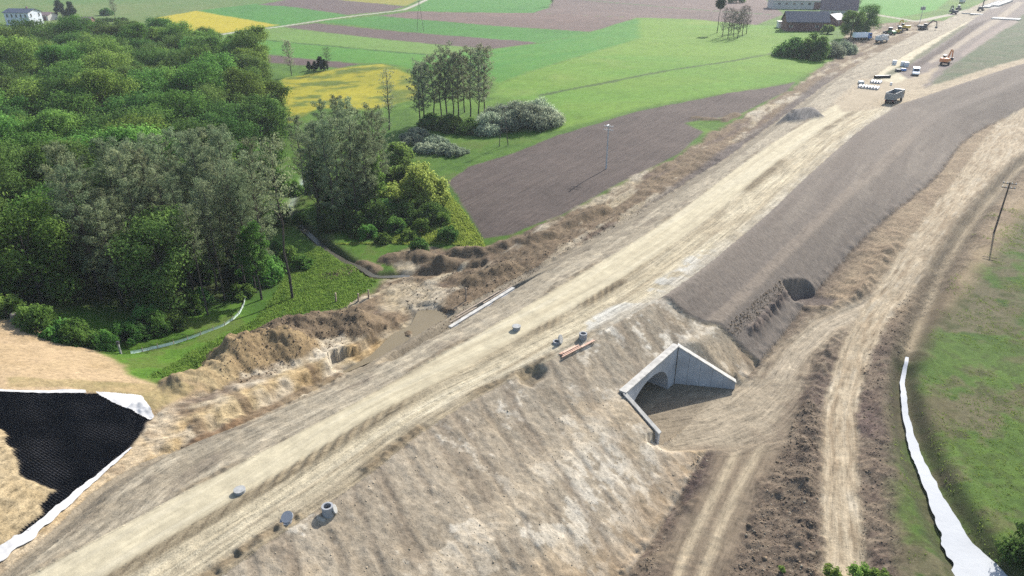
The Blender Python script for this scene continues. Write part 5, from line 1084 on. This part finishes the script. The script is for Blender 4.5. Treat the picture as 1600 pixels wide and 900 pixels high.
for k, (dx, dy, ln_, rr) in enumerate(((-.36, -.9, 2.9, .11), (-.12, -.6, 3.2, .11), (.12, -.7, 3.1, .11), (.36, -.5, 4.2, .09), (0, -.6, 2.8, .11), (.24, 2.2, 2.4, .08), (.42, 2.3, 2.6, .08))):
    MB().bar((dx * .8, (dy - ln_ / 2) * .85, (rr + (.2 if k == 4 else .02)) * .8), (dx * .8, (dy + ln_ / 2) * .85, (rr + (.2 if k == 4 else .02)) * .8), rr * .8, n=10).build('pipe', M['pvc'], t)
def pipe(px, py, ln_, r, rz, label, group, mat='pipe_white', dz=0):
    x, y, z = ground_at(px, py); t = thing('concrete_pipe', (x, y, z + dz), label, 'pipe', rz, group); n = 16
    mb = MB(); mb.tube((0, 0, 0), r, r * .78, ln_, n); o = mb.build('barrel', M[mat], t); o.data.transform(Matrix.Translation((0, ln_ / 2, r)) @ Matrix.Rotation(R(90), 4, 'X'))
    mb = MB(); mb.tube((0, 0, 0), r * 1.16, r * .8, .25, n); o = mb.build('socket', M[mat], t); o.data.transform(Matrix.Translation((0, ln_ / 2 + .02, r)) @ Matrix.Rotation(R(90), 4, 'X'))
for k in range(7): pipe(1343 + k * 4.6, 136.5 + k * .5, 2.6, .38, HD + R(4), 'white pipe in the front row of pipes on the sand platform', 'pipes of the front row')
for k in range(4): pipe(1362 + k * 4.2, 129 + k * .4, 2.4, .38, HD + R(4), 'white pipe in the short second row of pipes', 'pipes of the second row')
pipe(1378, 122, 5.5, .45, -R(80), 'long dark pipe lying across behind the two rows of white pipes', None, 'black_pl')
for k, (px, py, lab) in enumerate(((1397, 101, 'white barrel at the far left of the loose site things by the van'), (1410, 103, 'white barrel in the middle of the loose site things by the van'), (1416, 104, 'small white barrel nearest to the van'), (1392, 133, 'small white post stub right of the white pipes'))):
    t = thing('barrel', ground_at(px, py), lab, 'barrel'); MB().bar((0, 0, 0), (0, 0, 1.5 if k < 3 else .8), .75 if k < 3 else .3, n=16).build('drum', M['pipe_white'], t); MB().tube((0, 0, .4), .78 if k < 3 else .33, .7 if k < 3 else .28, .1, 16).build('hoop', M['grey_paint'], t)
def pallet(px, py, label, mat):
    t = thing('pallet_stack', ground_at(px, py), label, 'pallet'); 
    for k in range(5): MB().box((0, -.6 + k * .3, .14), (1.8, .22, .03)).build('slat', M['rail_wood'], t)
    for s in (-1, 0, 1): MB().box((s * .75, 0, .06), (.12, 1.4, .12)).build('runner', M['rail_wood'], t)
    MB().box((0, 0, .52), (1.6, 1.3, .7), (.95, .92)).build('load', mat, t, .05)
pallet(1403, 112, 'dark pallet load left of the white van', M['dark_steel']); pallet(1411, 111, 'blue grey pallet load beside the white van', M['blue'])
pallet(1345, 131, 'pale pallet load at the left end of the front pipe row', M['beige'])
for k, (px, py, w, d_, lab) in enumerate(((1526, 23, 7, 5, 'white slab of concrete lying beside the far road'), (1515, 22, 9, 1.4, 'long white beam left of the white slab far away'), (1572, 30, 14, 10, 'pale concrete slope paving of the far bridge on the right'))):
    x, y, z = ground_at(px, py); t = thing('concrete_slab', (x, y, z), lab, 'slab', HD)
    nx = 4 if k == 2 else 2
    for i in range(nx):
        for j in range(3 if k == 2 else 1): MB().box(((i + .5) * w / nx - w / 2, (j + .5) * d_ / (3 if k == 2 else 1) - d_ / 2, .25), (w / nx - .12, d_ / (3 if k == 2 else 1) - .12, .5)).build('slab_panel', M['lid'], t)
# bridge girders far up the road
for k, (px, py) in enumerate(((1552, 8), (1566, 6))):
    x, y, z = ground_at(px, py); t = thing('bridge_girder', (x, y, z), ['white concrete bridge deck strip far up the road works', 'second white deck strip right of the first far up the road'][k], 'girder', HD)
    MB().box((0, 0, .4), (5, 62, .8)).build('deck', M['lid'], t)
    for s in (-1, 1): MB().box((s * 2.4, 0, .95), (.25, 62, .3)).build('edge_beam', M['lid'], t)
# posts, stump, silt fence
for px, py, h, lab in ((525, 472, 1.4, 'short wooden post in the churned ground left of the pond'), (576, 466, 1.3, 'right wooden post of the pair at the brook bend'), (560, 470, 1.1, 'left wooden post of the pair at the brook bend'), (728, 470, 2.0, 'leaning timber post beside the concrete coping')):
    t = thing('wooden_post', ground_at(px, py), lab, 'post'); MB().box((0, 0, h / 2 - .2), (.22, .22, h + .4), (.85, .85), (.05, .02)).build('shaft', M['rail_wood'], t); MB().box((.05, .02, h + .04), (.26, .26, .08), (.6, .6)).build('cap', M['rail_wood'], t)
t = thing('tree_stump', ground_at(24, 502), 'cut tree stump with exposed roots at the top of the sand clearing', 'stump', 0)
MB().bar((0, 0, -.2), (.1, 0, 1.0), .55, .4, 12).build('trunk', M['bark_l'], t)
for k in range(7): a = k * .9; MB().bar((.3 * math.cos(a), .3 * math.sin(a), .25), (1.2 * math.cos(a), 1.2 * math.sin(a), -.15), .16, .05, 6).build('root', M['bark_l'], t)
t = thing('marker_stake', ground_at(189, 553), 'white topped survey stake at the lower edge of the wood', 'stake'); MB().box((0, 0, .7), (.2, .2, 1.6), (.8, .8)).build('stake', M['lid'], t); MB().box((0, 0, 1.52), (.3, .3, .3)).build('head', M['dark_steel'], t)
M['silt'] = plain('silt_fence_cloth', (.62, .72, .66), .8, 0, .1, 2, 0, .2)
fp = GP([(384, 466), (381, 478), (375, 490), (366, 500), (350, 511), (330, 519), (300, 530), (270, 540), (235, 548), (205, 554)])
ls = np.concatenate([[0], np.cumsum(np.hypot(*np.diff(fp, axis=0).T))]); al_ = np.linspace(0, ls[-1], 60); fx, fy = np.interp(al_, ls, fp[:, 0]), np.interp(al_, ls, fp[:, 1]); fz = land(fx, fy)
t = thing('silt_fence', (0, 0, 0), 'low pale green silt fence curving along the lower edge of the wood', 'fence')
co_ = np.concatenate([np.stack([fx, fy, fz - .05], 1), np.stack([fx, fy, fz + .38], 1), np.stack([fx + .04, fy + .05, fz + .38], 1)]); i_ = np.arange(59)
link('fence_cloth', mesh_from('fence_cloth', co_, np.concatenate([np.stack([i_, i_ + 1, 60 + i_ + 1, 60 + i_], 1), np.stack([60 + i_, 60 + i_ + 1, 120 + i_ + 1, 120 + i_], 1)])), M['silt'], t)
pm = MB().box((0, 0, .25), (.06, .06, .75)); p0 = None
for k in range(0, 60, 5):
    if p0 is None: p0 = pm.build('fence_post', M['rail_wood'], t); o = p0
    else: o = p0.copy(); COL.objects.link(o)
    o.parent = t; o.location = (float(fx[k]), float(fy[k]), float(fz[k]))

# ------------------------------------------------------------------ buildings
M['wall_white'] = plain('white_plaster', (.50, .53, .57), .9, 0, .06, .8, 0, .2); M['wall_brick'] = plain('dark_brick', (.17, .085, .075), .9, 0, .25, 2, .1, .2); M['roof_dark'] = plain('dark_roof', (.045, .060, .090), .7, 0, .15, 1.5, .1, .3); M['roof_brown'] = plain('brown_roof', (.17, .12, .115), .8, 0, .2, 2, .1, .2); M['roof_light'] = plain('pale_roof', (.46, .43, .40), .7, 0, .1, 1, 0, .3); M['wood_dark'] = plain('dark_boards', (.12, .055, .05), .9, 0, .2, 3, .1, .2); M['wall_beige'] = plain('beige_plaster', (.42, .40, .36), .9, 0, .1, .8, 0, .2)  # white plaster darkened and blued for the shaded front of the house
def house(px, py, rz, L_, W_, h, ridge, wallm, roofm, name, label, wins=(), doors=(), over=.5, chimney=None, flat=False):
    "gabled house, length along local x; windows given as (side, position, z, w, h)"
    t = thing(name, ground_at(px, py), label, 'building', rz)
    w = MB().prism([(-W_ / 2, -.6), (W_ / 2, -.6), (W_ / 2, h), (0, h if flat else ridge - .12), (-W_ / 2, h)], 'x', -L_ / 2, L_ / 2).build('wall', wallm, t)
    rf = None
    if flat: rf = MB().box((0, 0, h + .2), (L_ + 2 * over, W_ + 2 * over, .3), (1, .96)).build('roof', roofm, t)
    else:
        sl = (ridge - h) / (W_ / 2); e = W_ / 2 + over; ze = h - sl * over
        mb = MB()
        for s in (-1, 1): mb.prism([(0, ridge), (s * e, ze), (s * e, ze + .2), (0, ridge + .22)], 'x', -L_ / 2 - over, L_ / 2 + over)
        rf = mb.build('roof', roofm, t)
    if chimney is not None: c = MB().box((chimney, .6, ridge + .3), (.7, .7, 1.6)).build('chimney', M['wall_brick'], rf); MB().box((chimney, .6, ridge + 1.16), (.85, .85, .12)).build('chimney_cap', M['lid'], rf)
    for side, p, z, ww, hh in wins:
        pos, dim = {'f': ((p, -W_ / 2 - .02, z), (ww, .08, hh)), 'b': ((p, W_ / 2 + .02, z), (ww, .08, hh)), 'l': ((-L_ / 2 - .02, p, z), (.08, ww, hh)), 'r': ((L_ / 2 + .02, p, z), (.08, ww, hh))}[side]
        wd = MB().box(pos, dim).build('window', M['glass'], t)
        dx = dim[0] if side in 'fb' else .12; dy = .12 if side in 'fb' else dim[1]
        MB().box((pos[0], pos[1], z - hh / 2 - .06), (dx + .3, dy + .1, .12)).build('sill', M['lid'], wd)
        fr = MB(); 
        for q in (-1, 1):
            if side in 'fb': fr.box((pos[0] + q * (ww / 2 + .05), pos[1], z), (.1, .13, hh + .1))
            else: fr.box((pos[0], pos[1] + q * (ww / 2 + .05), z), (.13, .1, hh + .1))
        fr.build('frame', M['white_paint'], wd)
    for side, p, ww, hh, dm in doors:
        pos, dim = {'f': ((p, -W_ / 2 - .03, hh / 2), (ww, .1, hh)), 'r': ((L_ / 2 + .03, p, hh / 2), (.1, ww, hh)), 'l': ((-L_ / 2 - .03, p, hh / 2), (.1, ww, hh))}[side]
        d_ = MB().box(pos, dim).build('door', dm, t); MB().box((pos[0] + (ww * .4 if side == 'f' else 0), pos[1] - (.08 if side == 'f' else 0), hh * .5), (.12, .1, .25)).build('handle', M['rim'], d_)
    return t
house(40, 38, R(-8), 15, 10, 6.6, 8.2, M['wall_white'], M['roof_dark'], 'white_house', 'white two storey house with dark windows at the top left', [('f', -5.6 + k * 2.8, z, 1.1, 1.5) for k in range(5) for z in (1.9, 4.9)] + [('r', k * 3, z, 1.1, 1.5) for k in (-1, 1) for z in (2.0, 5.2)], [('f', 6.9, 1.1, 2.2, M['wood_dark'])], .6, 3)
house(68, 31, R(-8), 13, 8, 2.8, 4.2, M['wall_beige'], M['roof_brown'], 'outbuilding', 'low brown roofed outbuilding beside the white two storey house', [('f', -3, 1.5, 1, 1), ('f', 2, 1.5, 1, 1)], [('f', 4.5, 1.6, 2.1, M['wood_dark'])])
house(134, 37, R(4), 8, 5, 2.4, 3.6, M['wall_brick'], M['roof_brown'], 'garden_shed', 'small red brown shed at the left end of the far hedge', [('f', -2, 1.4, .9, .9)], [('f', 1.5, 1.2, 2, M['wood_dark'])])
house(1256, 47, R(-7), 20, 12, 4.6, 8.8, M['wall_brick'], M['roof_dark'], 'barn', 'large dark roofed brick barn beside the far meadow', [('f', -8, 2.4, 1.2, 1.0), ('f', 4.5, 2.4, 1.2, 1.0), ('f', 7.6, 2.4, 1.2, 1.0), ('r', 0, 5.6, 1.2, 1.2)], [('f', -3, 4.2, 4.0, M['wood_dark']), ('r', -2, 3.5, 3.6, M['wood_dark'])], .6)
house(1226, 43, R(-7), 7.5, 5, 2.8, 3.2, M['beige'], M['roof_light'], 'small_shed', 'small grey green shed at the left end of the barn', [('f', -1.5, 1.6, 1, .9)], [('f', 1.8, 1.8, 2.1, M['wood_dark'])], .3, None, True)
house(1302, 39, R(40), 10, 8, 3.2, 5.6, M['wall_brick'], M['roof_light'], 'annex', 'pale roofed brick annex between the barn and the farmhouse', [('f', -2.5, 1.7, 1.1, 1.1)], [('r', 0, 1.4, 2.2, M['wood_dark'])], .5)
house(1308, 26, R(-20), 20, 12, 4.5, 10.0, M['wall_beige'], M['roof_brown'], 'farmhouse', 'brown roofed farmhouse with chimney behind the barn', [('f', -7 + k * 3.6, 2.2, 1.3, 1.4) for k in range(5)] + [('r', k * 3, 2.2, 1.2, 1.4) for k in (-1, 1)] + [('r', 0, 6.4, 1.2, 1.3)], [('f', 8.3, 1.2, 2.2, M['wood_dark'])], .6, -2)
house(1240, 13, R(-4), 32, 14, 5.5, 8.5, M['wall_beige'], M['roof_dark'], 'large_shed', 'large pale walled shed at the top above the barn', [('f', -12 + k * 5, 3.4, 2.0, 1.0) for k in range(5)], [('f', 13, 4, 4.4, M['wood_dark'])], .4)
# ------------------------------------------------------------------ clods, stones and grass tufts nobody could count
def scatter(name, xs, ys, sizes, mat, label, seed, up=.75, colour=None):
    r = np.random.default_rng(seed); n = len(xs); zs = land(xs, ys)
    base = np.array([(1, 0, 0), (-1, 0, 0), (0, 1, 0), (0, -1, 0), (0, 0, up), (0, 0, -.6)]); tri = np.array([(0, 2, 4), (2, 1, 4), (1, 3, 4), (3, 0, 4), (2, 0, 5), (1, 2, 5), (3, 1, 5), (0, 3, 5)])
    jit = 1 + r.uniform(-.35, .35, (n, 6, 3)); a = r.uniform(0, 6.28, n); ca, sa = np.cos(a), np.sin(a)
    v = base[None] * jit * sizes[:, None, None]; vx = v[..., 0] * ca[:, None] - v[..., 1] * sa[:, None]; vy = v[..., 0] * sa[:, None] + v[..., 1] * ca[:, None]
    co = np.stack([vx + xs[:, None], vy + ys[:, None], v[..., 2] + zs[:, None] + sizes[:, None] * .15], -1).reshape(-1, 3)
    t = (tri[None] + (np.arange(n) * 6)[:, None, None]).reshape(-1, 3)
    return tag(link(name, mesh_from(name, co, t, None, False), mat), label, 'clods', kind='stuff')
def pick(poly, n, seed, cond=None):
    r = np.random.default_rng(seed); p = np.asarray(poly); x = r.uniform(p[:, 0].min(), p[:, 0].max(), n * 6); y = r.uniform(p[:, 1].min(), p[:, 1].max(), n * 6); m = inside(x, y, p)
    if cond is not None: m &= cond(x, y)
    return x[m][:n], y[m][:n]
M['clod'] = plain('dark_clod', tuple(lin(146, 128, 106, .62)), .95, 0, .35, .8, 0, .1); M['clod_p'] = plain('pale_clod', tuple(lin(196, 180, 154, .6)), .95, 0, .25, .8, 0, .1)
DARKZONE = GP([(1085, 690), (1150, 720), (1215, 650), (1285, 560), (1285, 900), (1150, 960), (960, 930), (1070, 800)])
def offtrack(x, y): return (ldist(x, y, TRACK_B)[0] > 3.0) & (ldist(x, y, TRACK_A)[0] > 4.6) & (ldist(x, y, SERVICE)[0] > 2.0)
x_, y_ = pick(DARKZONE, 2600, 31, offtrack); scatter('soil_clods', x_, y_, np.random.default_rng(1).gamma(2.0, .022, len(x_)) + .015, M['clod'], 'dark soil clods scattered on the churned ground', 1)
x_, y_ = pick(DARKZONE, 900, 32, offtrack); scatter('stones', x_, y_, np.random.default_rng(2).gamma(2.0, .016, len(x_)) + .02, M['clod_p'], 'pale stones scattered on the churned ground', 2)
HEAPZONE = np.concatenate([GP([(345, 600), (360, 550), (430, 505), (560, 490), (585, 520), (480, 560), (400, 600)])])
x_, y_ = pick(HEAPZONE, 2600, 33); scatter('heap_clods', x_, y_, np.random.default_rng(3).gamma(2.0, .022, len(x_)) + .02, M['clod'], 'soil lumps lying on the spoil heaps', 3)
SLOPEZONE = GP([(560, 760), (830, 610), (990, 620), (1060, 720), (1060, 800), (900, 900), (350, 920)])
x_, y_ = pick(SLOPEZONE, 900, 34); scatter('slope_stones', x_, y_, np.random.default_rng(4).gamma(1.6, .016, len(x_)) + .015, M['clod_p'], 'pale lumps scattered on the bare embankment slope', 4)
WIND = GP([(1130, 515), (1218, 440), (1232, 452), (1150, 530)])
x_, y_ = pick(WIND, 900, 35); scatter('windrow_clods', x_, y_, np.random.default_rng(5).gamma(2.0, .022, len(x_)) + .03, M['clod'], 'row of soil clods along the foot of the dark slope', 5)
RWORK = GP([(1345, 900), (1345, 560), (1420, 450), (1430, 520), (1400, 600), (1400, 900)])
x_, y_ = pick(RWORK, 1800, 36); scatter('verge_clods', x_, y_, np.random.default_rng(6).gamma(2.0, .02, len(x_)) + .015, M['clod'], 'soil clods between the service track and the ditch', 6)
LWORK = GP([(600, 440), (700, 425), (860, 385), (1000, 310), (1010, 325), (860, 405), (800, 445), (700, 505), (640, 480)])
x_, y_ = pick(LWORK, 2400, 37); scatter('works_clods', x_, y_, np.random.default_rng(7).gamma(2.0, .022, len(x_)) + .02, M['clod'], 'soil lumps in the works left of the sand road', 7)
def tufts(name, xs, ys, size, mat, label, seed, blades=5):
    r = np.random.default_rng(seed); n = len(xs); zs = land(xs, ys)
    X = np.repeat(xs, blades) + r.normal(0, .16, n * blades); Y = np.repeat(ys, blades) + r.normal(0, .16, n * blades); Z = np.repeat(zs, blades)
    s = size * (.5 + r.random(n * blades)); a = r.uniform(0, 6.28, n * blades); w = s * .38
    dx, dy = np.cos(a), np.sin(a); lx, ly = r.normal(0, .35, n * blades) * s, r.normal(0, .35, n * blades) * s
    co = np.stack([np.stack([X - dx * w, Y - dy * w, Z - .03], 1), np.stack([X + dx * w, Y + dy * w, Z - .03], 1), np.stack([X + lx, Y + ly, Z + s], 1)], 1).reshape(-1, 3)
    return tag(link(name, mesh_from(name, co, np.arange(n * blades * 3).reshape(-1, 3), None, False), mat), label, 'grass', kind='stuff')
M['grass_a'] = leafy('grass_blades', (.12, .20, .04), (.26, .36, .075), .5, .6)
MEAD = GP([(1425, 900), (1385, 620), (1420, 560), (1470, 440), (1530, 340), (1600, 270), (1750, 200), (1900, 900)])
def notwater(x, y): return (fbm(x, y, 5, 3, 1) > -.1) & (ldist(x, y, DITCH_WATER)[0] > 1.7) & (ldist(x, y, DITCH_PALE)[0] > 1.6) & (fbm(x, y, 13, 4, 4) < .25) & (y < 130)
x_, y_ = pick(MEAD, 14000, 41, notwater); tufts('meadow_grass', x_, y_, .11, M['grass_a'], 'tufts of grass on the right meadow', 41)
BANK = GP([(230, 590), (300, 550), (400, 500), (470, 400), (500, 385), (590, 440), (540, 480), (440, 495), (370, 540), (290, 590)])
x_, y_ = pick(BANK, 7000, 42); tufts('bank_grass', x_, y_, .2, M['grass_a'], 'tall grass on the bank between the wood and the heaps', 42)
VALLEY = GP([(500, 382), (560, 380), (700, 380), (760, 388), (745, 360), (700, 300), (690, 310), (600, 380)])
x_, y_ = pick(VALLEY, 5000, 43); tufts('valley_grass', x_, y_, .26, M['grass_a'], 'rank grass between the brook and the ploughed field tip', 43)
# ------------------------------------------------------------------ hazy air
hz = MB().box((0, 760, 27), (5200, 1700, 66)).build('haze', None)
hm = bpy.data.materials.new('haze'); hm.use_nodes = True; hn = hm.node_tree.nodes; hn.clear()
ho = hn.new('ShaderNodeOutputMaterial'); hv = hn.new('ShaderNodeVolumePrincipled')
hv.inputs['Color'].default_value = (.86, .93, 1.0, 1); hv.inputs['Density'].default_value = .00013; hv.inputs['Anisotropy'].default_value = .1
hm.node_tree.links.new(hv.outputs[0], ho.inputs['Volume']); hz.data.materials.append(hm)
tag(hz, 'thin pale haze over the whole valley', 'haze', kind='stuff')
